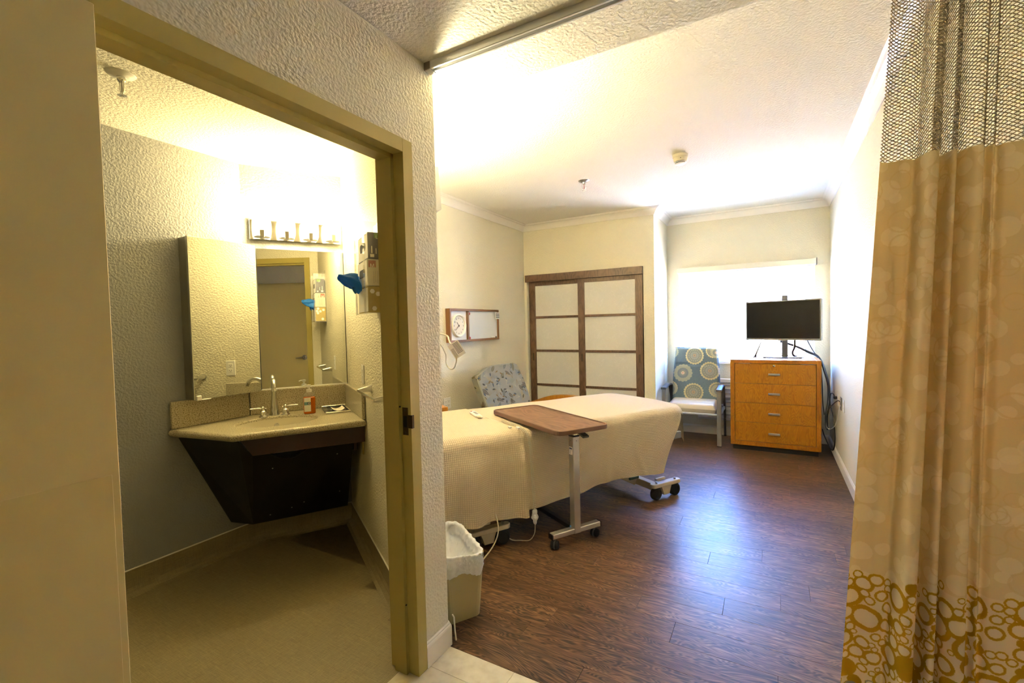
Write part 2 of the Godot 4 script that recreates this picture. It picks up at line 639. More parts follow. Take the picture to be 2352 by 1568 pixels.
func quilt_color_tex() -> ImageTexture:
	var s := 256
	var im := Image.create(s, s, false, Image.FORMAT_RGB8)
	for y in s:
		for x in s:
			var u := absf(fposmod(x / 32.0, 1.0) - 0.5) * 2.0
			var v := absf(fposmod(y / 32.0, 1.0) - 0.5) * 2.0
			var h := 1.0 - 0.16 * maxf(pow(u, 7), pow(v, 7))
			im.set_pixel(x, y, Color(h, h * 0.99, h * 0.97))
	return ImageTexture.create_from_image(im)

func spot(im: Image, c: Vector2, r: Vector2, turn: float, col: Color, inner := 0.0, soft := 0.0) -> void:
	# a filled ellipse, or a ring when inner > 0, that wraps round the picture
	var w := im.get_width()
	var h := im.get_height()
	var big := maxf(r.x, r.y)
	var cs := cos(turn)
	var sn := sin(turn)
	for y in range(int(c.y - big) - 1, int(c.y + big) + 2):
		for x in range(int(c.x - big) - 1, int(c.x + big) + 2):
			var d := Vector2(x, y) - c
			var q := Vector2((d.x * cs + d.y * sn) / r.x, (-d.x * sn + d.y * cs) / r.y).length()
			if q > 1.0 or q < inner:
				continue
			var a := col.a
			if soft > 0.0:
				a *= clampf((1.0 - q) / soft, 0.0, 1.0)
			var px := posmod(x, w)
			var py := posmod(y, h)
			im.set_pixel(px, py, im.get_pixel(px, py).lerp(Color(col.r, col.g, col.b), a))

func leaf_shape(im: Image, c: Vector2, l: float, w: float, a: float, col: Color, veins: Color) -> void:
	var d := Vector2(cos(a), sin(a))
	var s := Vector2(-d.y, d.x)
	var W := im.get_width()
	var H := im.get_height()
	for i in int(l * 2.0) + 1:
		var u := i / (l * 2.0)
		var half := w * sin(PI * pow(u, 0.8)) * 0.5
		for j in int(half * 4.0) + 1:
			var k := -half + j * 0.5
			var p := c + d * (u - 0.5) * l + s * k
			var vein := absf(k) < 0.7 or fposmod(u * l - absf(k) * 0.8, 7.0) < 1.4
			im.set_pixel(posmod(int(p.x), W), posmod(int(p.y), H), veins if vein and veins.a > 0.0 else col)

func leaf_tex() -> ImageTexture:
	var s := 512
	var im := Image.create(s, s, false, Image.FORMAT_RGB8)
	im.fill(Color(0.60, 0.60, 0.56))
	var rng := RandomNumberGenerator.new()
	rng.seed = 23
	# soft washes, sprays of thin pale lines, then leaves
	for i in 26:
		spot(im, Vector2(rng.randf() * s, rng.randf() * s), Vector2(rng.randf_range(25, 60), rng.randf_range(20, 40)), rng.randf() * PI, [Color(0.66, 0.60, 0.44, 0.6), Color(0.51, 0.55, 0.58, 0.6), Color(0.55, 0.56, 0.49, 0.5)][i % 3], 0.0, 0.6)
	for i in 60:
		var c := Vector2(rng.randf() * s, rng.randf() * s)
		var a := rng.randf() * TAU
		var col: Color = [Color(0.47, 0.52, 0.56), Color(0.74, 0.71, 0.60), Color(0.58, 0.51, 0.36)][i % 3]
		for k in 9:
			var p := c
			var b := a + (k - 4) * 0.12
			for j in 55:
				p += Vector2(cos(b), sin(b))
				b += 0.006
				im.set_pixel(posmod(int(p.x), s), posmod(int(p.y), s), col)
	for i in 24:
		leaf_shape(im, Vector2(rng.randf() * s, rng.randf() * s), rng.randf_range(60, 95), rng.randf_range(22, 32), rng.randf_range(-1.3, -0.7) + (PI / 2 if i % 3 == 0 else 0.0), [Color(0.34, 0.31, 0.26), Color(0.40, 0.385, 0.29), Color(0.37, 0.40, 0.40)][i % 3], Color(0.68, 0.66, 0.58, 1))
	for i in 60:
		leaf_shape(im, Vector2(rng.randf() * s, rng.randf() * s), rng.randf_range(22, 42), rng.randf_range(9, 16), rng.randf() * TAU, [Color(0.28, 0.275, 0.24), Color(0.35, 0.325, 0.21), Color(0.33, 0.37, 0.40), Color(0.52, 0.43, 0.27)][i % 4], Color(0, 0, 0, 0))
	return ImageTexture.create_from_image(im)

func medallion(im: Image, c: Vector2, r: float, kind: int) -> void:
	var pale := Color(0.74, 0.69, 0.51, 1)
	var sage := Color(0.52, 0.53, 0.45, 1)
	var sand := Color(0.60, 0.60, 0.50, 1)
	if kind == 0:
		spot(im, c, Vector2(r, r) * 0.93, 0, sage)
		for k in 22:
			var a := TAU * k / 22
			spot(im, c + Vector2(cos(a), sin(a)) * r * 0.91, Vector2(r, r) * 0.13, 0, pale)
		spot(im, c, Vector2(r, r) * 0.83, 0, Color(0.47, 0.48, 0.42, 1))
		for k in 18:
			var a := TAU * k / 18
			spot(im, c + Vector2(cos(a), sin(a)) * r * 0.63, Vector2(r, r) * 0.06, 0, sand)
		spot(im, c, Vector2(r, r) * 0.48, 0, Color(0.50, 0.52, 0.48, 1))
		for k in 12:
			var a := TAU * k / 12
			spot(im, c + Vector2(cos(a), sin(a)) * r * 0.36, Vector2(r, r) * 0.05, 0, sand)
		spot(im, c, Vector2(r, r) * 0.18, 0, Color(0.66, 0.55, 0.42, 1))
		spot(im, c, Vector2(r, r) * 0.09, 0, Color(0.50, 0.49, 0.42, 1))
	else:
		for k in 16:
			var a := TAU * k / 16
			spot(im, c + Vector2(cos(a), sin(a)) * r * 0.84, Vector2(r, r) * 0.19, 0, sand)
		spot(im, c, Vector2(r, r) * 0.86, 0, sand)
		for k in 18:
			var a := TAU * k / 18
			spot(im, c + Vector2(cos(a), sin(a)) * r * 0.48, Vector2(r, r) * 0.12, 0, Color(0.45, 0.48, 0.46, 1))
		spot(im, c, Vector2(r, r) * 0.5, 0, Color(0.46, 0.49, 0.47, 1))
		spot(im, c, Vector2(r, r) * 0.34, 0, Color(0.53, 0.53, 0.46, 1))
		spot(im, c, Vector2(r, r) * 0.17, 0, Color(0.84, 0.75, 0.60, 1))
		spot(im, c, Vector2(r, r) * 0.08, 0, Color(0.66, 0.48, 0.40, 1))

# the chair back's own cloth: u across 0.56 m, v down 0.72 m
func medallion_tex() -> ImageTexture:
	var w := 448
	var h := 576
	var im := Image.create(w, h, false, Image.FORMAT_RGB8)
	im.fill(Color(0.335, 0.405, 0.43))
	var rng := RandomNumberGenerator.new()
	rng.seed = 31
	for i in 520:
		spot(im, Vector2(rng.randf() * w, rng.randf() * h), Vector2(rng.randf_range(3, 9), rng.randf_range(2, 5)), rng.randf() * PI, Color(0.28, 0.345, 0.375, 0.55), 0.0, 0.4)
	var r := 92.0
	medallion(im, Vector2(210, 92), r, 0)
	medallion(im, Vector2(400, 40), r * 0.8, 0)
	medallion(im, Vector2(-18, 60), r * 0.62, 1)
	medallion(im, Vector2(100, 278), r, 1)
	medallion(im, Vector2(358, 250), r, 0)
	medallion(im, Vector2(206, 476), r, 0)
	medallion(im, Vector2(424, 440), r * 0.82, 0)
	medallion(im, Vector2(-14, 452), r * 0.7, 1)
	return ImageTexture.create_from_image(im)

# curtain cloth: u along 1.2 m of cloth, v down from the net to the hem (1.45 m)
func curtain_tex() -> ImageTexture:
	var w := 816
	var h := 986
	var im := Image.create(w, h, false, Image.FORMAT_RGB8)
	im.fill(Color(0.83, 0.77, 0.62))
	var rng := RandomNumberGenerator.new()
	rng.seed = 17
	for i in 640:
		var r := rng.randf_range(9, 19)
		spot(im, Vector2(rng.randf() * w, rng.randf() * h), Vector2(r, r * 0.93), 0, Color(0.88, 0.84, 0.73, 0.7))
	for i in 200:
		var r := rng.randf_range(12, 24)
		spot(im, Vector2(rng.randf() * w, rng.randf() * h), Vector2(r, r * 0.93), 0, Color(0.81, 0.735, 0.55, 0.5), 0.84)
	# the band of strong rings along the hem
	var band := int(1.075 / 1.45 * h)
	var gold := Color(0.66, 0.54, 0.10, 1)
	for y in range(band, h):
		for x in w:
			if im.get_pixel(x, y).r < 0.9:
				im.set_pixel(x, y, Color(0.86, 0.81, 0.69))
	var placed := []
	var tries := 0
	while placed.size() < 420 and tries < 6000:
		tries += 1
		var r := rng.randf_range(7, 20) if placed.size() < 190 else rng.randf_range(4, 9)
		var top := band + r * 0.6 + 14.0 * sin(placed.size() * 1.7)
		var c := Vector2(rng.randf() * w, rng.randf_range(top, h - r * 1.2 - 2))
		var ok := true
		for p in placed:
			if p[0].distance_to(c) < (p[1] + r) * 0.92:
				ok = false
				break
		if not ok:
			continue
		placed.append([c, r])
	for p in placed:
		var r: float = p[1]
		var c: Vector2 = p[0]
		spot(im, c, Vector2(r, r) * 1.2, 0, gold)
	for p in placed:
		var r: float = p[1]
		var c: Vector2 = p[0]
		var kind := rng.randi() % 10
		var low := c.y > band + (h - band) * 0.62
		if low and kind < 3:
			spot(im, c, Vector2(r, r) * 1.12, 0, Color(0.55, 0.55, 0.50, 1))
		if kind == 9:
			continue
		spot(im, c, Vector2(r, r * 0.96) * 0.82, 0, Color(0.80, 0.62, 0.34, 1) if low and kind == 5 else Color(0.86, 0.82, 0.71, 1))
	return ImageTexture.create_from_image(im)

# ---------------------------------------------------------------- the scene
func _ready() -> void:
	var cam := Camera3D.new()
	cam.name = "camera"
	cam.position = Vector3(0, 1.3709, 0)
	cam.rotation_order = EULER_ORDER_YXZ
	cam.rotation_degrees = Vector3(-2.0554, 29.6432, -1.3402)
	cam.fov = rad_to_deg(2.0 * atan(784.0 / 1051.864))
	cam.near = 0.03
	add_child(cam)
	cam.current = true
	var env := Environment.new()
	env.background_mode = Environment.BG_SKY
	var sky := ProceduralSkyMaterial.new()
	sky.sky_top_color = Color(0.42, 0.62, 1.0)
	sky.sky_horizon_color = Color(0.74, 0.87, 1.0)
	sky.ground_horizon_color = Color(0.80, 0.84, 0.88)
	sky.ground_bottom_color = Color(0.55, 0.55, 0.54)
	sky.sky_energy_multiplier = 1.0
	sky.ground_energy_multiplier = 1.0
	env.sky = Sky.new()
	env.sky.sky_material = sky
	env.background_energy_multiplier = SKY_ENERGY
	env.tonemap_mode = Environment.TONE_MAPPER_LINEAR
	env.tonemap_exposure = EXPOSURE
	env.sdfgi_enabled = true
	env.ssao_enabled = true
	env.ssil_enabled = true
	var we := WorldEnvironment.new()
	we.name = "world_environment"
	we.environment = env
	add_child(we)
	var sun := DirectionalLight3D.new()
	sun.name = "sun"
	sun.light_color = Color(1.0, 0.96, 0.90)
	sun.light_energy = SUN_ENERGY
	sun.light_angular_distance = 0.53
	sun.shadow_enabled = true
	sun.sky_mode = DirectionalLight3D.SKY_MODE_LIGHT_ONLY
	sun.rotation_degrees = Vector3(-52, 18, 0)
	add_child(sun)

	materials()
	shell()
	window_and_outside()
	doors_and_trim()
	bath()
	bedroom()
	small_things()

const SKY_ENERGY := 15.0
const SUN_ENERGY := 46.0
const EXPOSURE := 4.5
const VANITY_ENERGY := 0.085
const BED_LAMP_ENERGY := 2.4

func P3(p: Vector3, along: float, across: float, y := 0.0) -> Vector3:
	# from a point, along the bed's axis and across it towards the door
	return p + Vector3(SN, 0, -CS) * along + Vector3(CS, 0, SN) * across + Vector3.UP * y

func shell() -> void:
	var b := MB.new()
	# ---- floors
	b.box(Vector3(-2.95, -0.14, -6.1), Vector3(0.66, -0.006, -1.50))
	var fl := struct("bedroom_floor", "brown wood plank floor of the bedroom", b, M.hole)
	var rng := RandomNumberGenerator.new()
	rng.seed = 91
	# joints seen in the photograph, by row
	var known := {4: -0.572, 5: -0.207, 7: -0.762, 10: -0.61, 12: -0.85}
	var z := -1.5225
	var row := 0
	while z > -6.0:
		var z1 := maxf(z - 0.1515, -5.965)
		var x: float = -2.95 - rng.randf() * 0.9
		if known.has(row):
			x = known[row] - 0.92 * 3
		var lo_x := -2.79 if z > -5.26 else -1.15
		while x < RIGHT_X:
			var a := maxf(x, lo_x)
			var c := minf(x + 0.92, RIGHT_X)
			# the planks behind the diagonal wall are not laid
			var wall_x: float = CORNER.x - (CORNER.z - 0.5 * (z + z1)) / SN * CS - 0.2
			if c > a + 0.03 and c > wall_x:
				var p := MB.new()
				p.box(Vector3(a + 0.0004, -0.012, z1 + 0.0002), Vector3(c - 0.0004, 0.0, z - 0.0002), 0.0007)
				obj("plank", p, M["plank_%d" % rng.randi_range(0, 9)], fl)
			x += 0.92
		z -= 0.1515
		row += 1
	b = MB.new()
	b.box(Vector3(-1.36, -0.14, -1.5225), Vector3(0.66, -0.006, 2.7))
	var ct := struct("corridor_floor", "cream vinyl tile floor by the bathroom door", b, M.hole)
	z = -1.5225
	row = 0
	while z < 2.6:
		var z1: float = z + (0.131 if row == 0 else 0.305)
		var x := -1.36
		var k := 0
		while x < RIGHT_X:
			var x1 := minf(x + (0.47 if k == 0 else 0.61), RIGHT_X)
			var p := MB.new()
			p.box(Vector3(x + 0.0004, -0.012, z + 0.0004), Vector3(x1 - 0.0004, -0.001, z1 - 0.0004), 0.0006)
			obj("tile", p, M.vinyl_tile, ct)
			x = x1
			k += 1
		z = z1
		row += 1
	b = MB.new()
	b.prism([Vector2(-1.30, 1.25), Vector2(-1.30, -1.46), Vector2(-1.36, -1.50), Vector2(-2.68, -2.30), Vector2(-3.02, -1.75), Vector2(-3.02, 1.25)], -0.14, 0.0)
	struct("bathroom_floor", "tan woven-look sheet vinyl floor of the bathroom", b, M.bath_vinyl)
	# ---- ceilings
	b = MB.new()
	var cut: float = CORNER.x - (CORNER.z - STEP_Z) / SN * CS
	b.prism([Vector2(0.66, 2.7), Vector2(0.66, STEP_Z), Vector2(cut - 0.1, STEP_Z), Vector2(-2.75, -2.41), Vector2(-3.1, -2.41), Vector2(-3.1, 2.7)], LOW_Y, 2.80)
	struct("ceiling_entry", "lower textured cream ceiling over the entry and bathroom", b, M.ceiling_paint)
	b = MB.new()
	b.box(Vector3(-3.0, HIGH_Y, -6.15), Vector3(0.66, 2.80, STEP_Z - 0.0005))
	struct("ceiling_bedroom", "raised white bedroom ceiling", b, M.ceiling_paint)
	# ---- walls
	b = MB.new()
	b.box(Vector3(RIGHT_X, -0.14, -6.15), Vector3(0.66, 2.8, 2.7))
	struct("wall_right", "long cream wall on the right", b, M.wall_paint)
	b = MB.new()
	var wl := -1.0
	var wr := 0.40
	var w0 := 0.872
	var w1 := 1.985
	b.box(Vector3(-1.30, -0.14, -6.15), Vector3(wl, 2.8, BACK_Z))
	b.box(Vector3(wr, -0.14, -6.15), Vector3(0.66, 2.8, BACK_Z))
	b.box(Vector3(wl, -0.14, -6.15), Vector3(wr, w0, BACK_Z))
	b.box(Vector3(wl, w1, -6.15), Vector3(wr, 2.8, BACK_Z))
	struct("wall_window", "cream wall around the window", b, M.wall_paint)
	b = MB.new()
	b.box(Vector3(-1.262, -0.14, -6.15), Vector3(ALCOVE_X, 2.8, CLOSET_Z))
	b.box(Vector3(-2.92, -0.14, CLOSET_Z - 0.11), Vector3(-2.742, 2.8, CLOSET_Z))
	b.box(Vector3(-2.742, 1.925, CLOSET_Z - 0.11), Vector3(-1.262, 2.8, CLOSET_Z))
	b.box(Vector3(-2.92, -0.14, -6.15), Vector3(-1.262, 2.8, -6.03))
	struct("wall_closet", "cream wall around the closet doors, stepping back to the window", b, M.wall_paint)
	b = MB.new()
	b.box(Vector3(-2.92, -0.14, -6.15), Vector3(LEFT_X, 2.8, -2.35))
	struct("wall_left", "cream wall behind the clock board", b, M.wall_paint)
	b = MB.new()
	var e1 := P3(CORNER, 0, -1.95)
	var i0 := Vector3(-1.34, 0, -1.456)
	var i1 := SINK + Vector3(-CS, 0, -SN) * 0.35
	b.prism([Vector2(CORNER.x, CORNER.z), Vector2(CORNER.x, -1.362), Vector2(-1.34, -1.362), Vector2(i0.x, i0.z), Vector2(SINK.x, SINK.z), Vector2(i1.x, i1.z), Vector2(e1.x, e1.z)], -0.14, 2.8)
	struct("wall_diagonal", "cream textured wall between bathroom door and bed", b, M.wall_paint)
	b = MB.new()
	b.box(Vector3(-1.34, 2.06, -1.362), Vector3(ENTRY_X, 2.8, -0.37))
	b.box(Vector3(-1.34, -0.14, -0.37), Vector3(ENTRY_X, 2.8, 2.7))
	struct("wall_entry", "cream textured wall above the bathroom door", b, M.wall_paint)
	b = MB.new()
	b.box(Vector3(-1.34, -0.14, 2.6), Vector3(0.66, 2.8, 2.72))
	struct("wall_entry_end", "cream wall at the far end of the entry", b, M.wall_paint)
	# bathroom: the mirror wall, the grey wall and its other end
	var c1 := Vector3(BATH_X, 0, -1.717)
	b = MB.new()
	var o0 := SINK + Vector3(-CS, 0, -SN) * 0.12
	var o1 := c1 + Vector3(-CS, 0, -SN) * 0.12
	b.prism([Vector2(SINK.x, SINK.z) + Vector2(SN, -CS) * 0.06, Vector2(o0.x, o0.z) + Vector2(SN, -CS) * 0.06, Vector2(o1.x, o1.z), Vector2(c1.x, c1.z)], -0.14, 2.75)
	struct("wall_mirror", "pale wall behind the bathroom mirror", b, M.bath_grey_paint)
	b = MB.new()
	b.box(Vector3(-3.08, -0.14, -1.85), Vector3(BATH_X, 2.75, 1.3))
	struct("wall_bathroom_grey", "grey textured bathroom wall left of the sink", b, M.bath_grey_paint)
	b = MB.new()
	b.box(Vector3(-3.08, -0.14, 1.2), Vector3(-1.34, 2.75, 1.32))
	struct("wall_bathroom_end", "cream bathroom wall facing the sink", b, M.wall_paint)

func window_and_outside() -> void:
	var w := frame("window_1", "white sliding window with two panes behind the television")
	var b := MB.new()
	var z0 := -6.075
	var z1 := -6.02
	var l := -1.0
	var r := 0.40
	var y0 := 0.872
	var y1 := 1.985
	b.box(Vector3(l, y0, z0), Vector3(l + 0.045, y1, z1), 0.004)
	b.box(Vector3(r - 0.045, y0, z0), Vector3(r, y1, z1), 0.004)
	b.box(Vector3(l, y0, z0), Vector3(r, y0 + 0.05, z1), 0.004)
	b.box(Vector3(l, y1 - 0.05, z0), Vector3(r, y1, z1), 0.004)
	obj("window_frame", b, M.white_paint, w)
	b = MB.new()
	b.box(Vector3(-0.325, y0 + 0.04, z0 + 0.01), Vector3(-0.265, y1 - 0.04, z1 + 0.012), 0.004)
	obj("mullion", b, M.white_paint, w)
	b = MB.new()
	b.box(Vector3(-0.275, y0 + 0.045, z0 + 0.022), Vector3(-0.24, y1 - 0.045, z1 - 0.012), 0.003)
	b.box(Vector3(r - 0.085, y0 + 0.045, z0 + 0.022), Vector3(r - 0.045, y1 - 0.045, z1 - 0.012), 0.003)
	b.box(Vector3(-0.24, y0 + 0.045, z0 + 0.022), Vector3(r - 0.085, y0 + 0.085, z1 - 0.012), 0.003)
	b.box(Vector3(-0.24, y1 - 0.085, z0 + 0.022), Vector3(r - 0.085, y1 - 0.045, z1 - 0.012), 0.003)
	obj("sash", b, M.white_paint, w)
	b = MB.new()
	b.quad(Vector3(l + 0.04, y0 + 0.04, -6.05), Vector3(-0.30, y0 + 0.04, -6.05), Vector3(-0.30, y1 - 0.04, -6.05), Vector3(l + 0.04, y1 - 0.04, -6.05))
	obj("pane", b, M.window_glass, w)
	b = MB.new()
	b.quad(Vector3(-0.25, y0 + 0.08, -6.042), Vector3(r - 0.08, y0 + 0.08, -6.042), Vector3(r - 0.08, y1 - 0.08, -6.042), Vector3(-0.25, y1 - 0.08, -6.042))
	obj("pane", b, M.window_glass, w)
	b = MB.new()
	b.box(Vector3(l, y0 - 0.02, -6.02), Vector3(r, y0 + 0.012, BACK_Z + 0.03), 0.004)
	obj("window_sill", b, M.white_paint, w)
	# jamb liners of the reveal
	b = MB.new()
	b.box(Vector3(l - 0.004, y0, -6.02), Vector3(l + 0.008, y1, BACK_Z + 0.004), 0.002)
	b.box(Vector3(r - 0.008, y0, -6.02), Vector3(r + 0.004, y1, BACK_Z + 0.004), 0.002)
	obj("window_jamb", b, M.white_paint, w)
	# roller blind, rolled up in its cassette
	var v := thing("roller_blind", "cream roller blind cassette above the window, fully rolled up", "blind", Vector3(-0.30, 1.945, BACK_Z))
	b = MB.new()
	b.box(Vector3(-0.709, 0, 0.002), Vector3(0.713, 0.068, 0.085), 0.006)
	obj("cassette", b, mat("blind_cream", Color(0.86, 0.83, 0.74), 0.5), v)
	b = MB.new()
	b.box(Vector3(0.713, -0.002, 0.002), Vector3(0.717, 0.07, 0.087), 0.001)
	obj("end_cap", b, M.grey_plastic, v)
	b = MB.new()
	b.box(Vector3(-0.69, -0.022, 0.03), Vector3(0.69, 0.0, 0.05), 0.004)
	obj("bottom_rail", b, M.white_paint, v)
	# outside: sunlit yard, a pale neighbouring house
	b = MB.new()
	b.box(Vector3(-40, -0.6, -60), Vector3(40, -0.3, -6.16))
	struct("yard_ground", "sunlit pale concrete yard outside the window", b, mat("yard_concrete", Color(0.80, 0.78, 0.74), 0.9))
	var h := thing("neighbour_house", "pale sunlit house with a low red roof seen through the window", "house", Vector3(2.0, -0.3, -19))
	b = MB.new()
	b.box(Vector3(-9, 0, -6), Vector3(9, 3.0, 0))
	obj("wall", b, mat("house_wall", Color(0.92, 0.90, 0.87), 0.9), h)
	b = MB.new()
	for s in [1, -1]:
		b._face([Vector3(-9.4, 2.9, 0.5 if s > 0 else -6.5), Vector3(9.4, 2.9, 0.5 if s > 0 else -6.5), Vector3(9.4, 4.7, -3), Vector3(-9.4, 4.7, -3)], Vector3(0, 1, s))
	b._face([Vector3(-9.4, 2.9, 0.5), Vector3(-9.4, 4.7, -3), Vector3(-9.4, 2.9, -6.5)], Vector3.LEFT)
	b._face([Vector3(9.4, 2.9, 0.5), Vector3(9.4, 4.7, -3), Vector3(9.4, 2.9, -6.5)], Vector3.RIGHT)
	obj("roof", b, mat("house_roof", Color(0.70, 0.45, 0.38), 0.9), h)
	for i in 4:
		b = MB.new()
		b.box(Vector3(-7 + i * 3.6, 1.0, -0.02), Vector3(-5.4 + i * 3.6, 2.2, 0.05), 0.01)
		obj("window", b, M.white_paint, h)
	# patterned brick pier of the yard wall
	var yw := thing("yard_wall", "low pinkish block wall in the yard below the television", "garden wall", Vector3(0.55, -0.3, -9.5))
	for r0 in 6:
		for c0 in 5:
			b = MB.new()
			var off := 0.15 if r0 % 2 == 1 else 0.0
			b.cbox(Vector3(-0.7 + c0 * 0.305 + off, 0.1 + r0 * 0.205, 0), Vector3(0.295, 0.195, 0.2), 0.012)
			obj("block", b, M.yard_block if M.has("yard_block") else mat("yard_block", Color(0.78, 0.60, 0.55), 0.9), yw)

func doors_and_trim() -> void:
	var b := MB.new()
	var zj := -1.3238
	var zn := -0.4135
	var fw := 0.0508
	# crown moulding and baseboards of the bedroom
	var path := [Vector3(RIGHT_X, 0, STEP_Z), Vector3(RIGHT_X, 0, BACK_Z), Vector3(ALCOVE_X, 0, BACK_Z), Vector3(ALCOVE_X, 0, CLOSET_Z), Vector3(LEFT_X, 0, CLOSET_Z), Vector3(LEFT_X, 0, -2.44)]
	var crown := [Vector2(0.0, HIGH_Y - 0.078), Vector2(0.008, HIGH_Y - 0.078), Vector2(0.012, HIGH_Y - 0.068), Vector2(0.020, HIGH_Y - 0.054), Vector2(0.032, HIGH_Y - 0.038), Vector2(0.046, HIGH_Y - 0.026), Vector2(0.058, HIGH_Y - 0.020), Vector2(0.058, HIGH_Y - 0.014), Vector2(0.068, HIGH_Y - 0.012), Vector2(0.074, HIGH_Y - 0.006), Vector2(0.080, HIGH_Y - 0.004), Vector2(0.080, HIGH_Y)]
	b.sweep(crown, path)
	struct("trim_1", "white stepped crown moulding round the bedroom ceiling", b, M.trim_paint)
	var bb := [Vector2(0.013, 0.0), Vector2(0.013, 0.082), Vector2(0.011, 0.088), Vector2(0.007, 0.091), Vector2(0.007, 0.096), Vector2(0.003, 0.1), Vector2(0.0, 0.1)]
	b = MB.new()
	b.sweep(bb, [Vector3(RIGHT_X, 0, 2.6), Vector3(RIGHT_X, 0, BACK_Z), Vector3(ALCOVE_X, 0, BACK_Z), Vector3(ALCOVE_X, 0, CLOSET_Z), Vector3(-1.255, 0, CLOSET_Z)])
	struct("baseboard_right", "cream baseboard along the right and window walls", b, M.trim_paint)
	b = MB.new()
	b.sweep(bb, [Vector3(LEFT_X, 0, CLOSET_Z), Vector3(LEFT_X, 0, -2.47)])
	struct("baseboard_left", "cream baseboard under the clock board", b, M.trim_paint)
	b = MB.new()
	b.sweep(bb, [P3(CORNER, 0, -1.8), CORNER, Vector3(ENTRY_X, 0, zj - fw)])
	struct("baseboard_diagonal", "cream baseboard round the wing wall corner", b, M.trim_paint)
	b = MB.new()
	b.sweep(bb, [Vector3(ENTRY_X, 0, zn + fw), Vector3(ENTRY_X, 0, 2.6)])
	struct("baseboard_entry", "cream baseboard behind the open bathroom door", b, M.trim_paint)
	# a strip of baseboard end that has come loose at the corner
	b = MB.new()
	b.tube([Vector3(-1.2045, 0.128, -1.541), Vector3(-1.200, 0.115, -1.545), Vector3(-1.199, 0.06, -1.548), Vector3(-1.196, 0.012, -1.551)], 0.0035, 6)
	tag(obj("loose_caulk_strip", b, M.trim_paint), "loose cream strip of caulk curling off the baseboard corner", "caulk strip")
	# vinyl cove base of the bathroom
	var cove := [Vector2(0.05, 0.0), Vector2(0.032, 0.005), Vector2(0.016, 0.018), Vector2(0.006, 0.038), Vector2(0.004, 0.06), Vector2(0.004, 0.128), Vector2(0.0, 0.130)]
	b = MB.new()
	b.sweep(cove, [Vector3(-1.34, 0, -1.456), SINK, Vector3(BATH_X, 0, -1.717), Vector3(BATH_X, 0, 1.2)])
	struct("baseboard_bathroom", "tan vinyl cove base round the bathroom floor", b, M.bath_vinyl)
	b = MB.new()
	b.sweep([Vector2(0.006, 0.129), Vector2(0.006, 0.133), Vector2(0, 0.135)], [Vector3(-1.34, 0, -1.456), SINK, Vector3(BATH_X, 0, -1.717), Vector3(BATH_X, 0, 1.2)], false)
	struct("trim_3", "thin pale cap strip on the bathroom cove base", b, M.trim_paint)
	# steel door frame: plan of a jamb, then the head
	var fr := frame("trim_2", "cream steel frame of the bathroom doorway, olive shade put into its colour")
	var prof := [Vector2(-1.207, -fw), Vector2(-1.207, 0.0), Vector2(-1.256, 0.0), Vector2(-1.256, 0.016), Vector2(-1.318, 0.016), Vector2(-1.318, 0.0), Vector2(-1.351, 0.0), Vector2(-1.351, -fw)]
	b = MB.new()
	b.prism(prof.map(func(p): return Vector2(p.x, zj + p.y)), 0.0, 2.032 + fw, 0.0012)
	obj("jamb", b, M.shaded_frame_paint, fr)
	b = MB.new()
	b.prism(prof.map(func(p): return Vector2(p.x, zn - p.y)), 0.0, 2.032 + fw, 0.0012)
	obj("jamb", b, M.shaded_frame_paint, fr)
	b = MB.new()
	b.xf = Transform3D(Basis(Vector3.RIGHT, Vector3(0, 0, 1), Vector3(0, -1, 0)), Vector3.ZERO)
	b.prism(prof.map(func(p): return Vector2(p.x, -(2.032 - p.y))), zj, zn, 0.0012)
	obj("head", b, M.shaded_frame_paint, fr)
	# strike plate with its lip on the far jamb
	b = MB.new()
	b.box(Vector3(-1.249, 0.955, zj), Vector3(-1.222, 1.062, zj + 0.0022), 0.0005)
	b.box(Vector3(-1.222, 0.983, zj), Vector3(-1.200, 1.034, zj + 0.0022), 0.0005)
	b.box(Vector3(-1.2045, 0.983, zj - 0.010), Vector3(-1.2005, 1.034, zj + 0.0022), 0.0005)
	var sp := obj("strike_plate", b, M.brass_dark, fr)
	b = MB.new()
	b.box(Vector3(-1.243, 0.985, zj + 0.002), Vector3(-1.226, 1.030, zj + 0.0028))
	obj("latch_hole", b, M.hole, sp)
	for y in [0.965, 1.052]:
		b = MB.new()
		b.xf = Transform3D(Basis(Vector3.RIGHT, Vector3(0, 0, 1), Vector3(0, -1, 0)), Vector3(-1.2355, y, zj + 0.002))
		b.lathe([Vector2(0.0035, 0), Vector2(0.003, 0.001), Vector2(0, 0.001)], 10)
		obj("screw", b, M.black_plastic, sp)
	for y in [0.28, 1.065]:
		b = MB.new()
		b.xf = Transform3D(Basis(Vector3(0, 0, -1), Vector3.RIGHT, Vector3(0, -1, 0)), Vector3(-1.256, y, zj + 0.008))
		b.lathe([Vector2(0.004, 0), Vector2(0.0035, 0.002), Vector2(0, 0.0025)], 10)
		obj("door_bumper", b, M.black_plastic, fr)
	# the bathroom door stands open, folded back against the entry wall
	var d := frame("door_1", "olive tan bathroom door swung fully open, with a kick plate")
	d.position = Vector3(-1.193, 0, -0.409)
	b = MB.new()
	b.box(Vector3(-0.021, 0.012, 0), Vector3(0.023, 2.028, 0.905), 0.0015)
	obj("leaf", b, M.door_paint, d)
	b = MB.new()
	b.box(Vector3(0.0228, 0.02, 0.0125), Vector3(0.0248, 1.086, 0.895), 0.0009)
	obj("kick_plate", b, M.kick_plate, d)
	b = MB.new()
	for y in [0.25, 1.0, 1.78]:
		b.tube([Vector3(-0.012, y, -0.006), Vector3(-0.012, y + 0.1, -0.006)], 0.006, 10)
	obj("hinge", b, M.brushed_steel, d)
	lever(d, Vector3(0.023, 0.985, 0.845), 1)
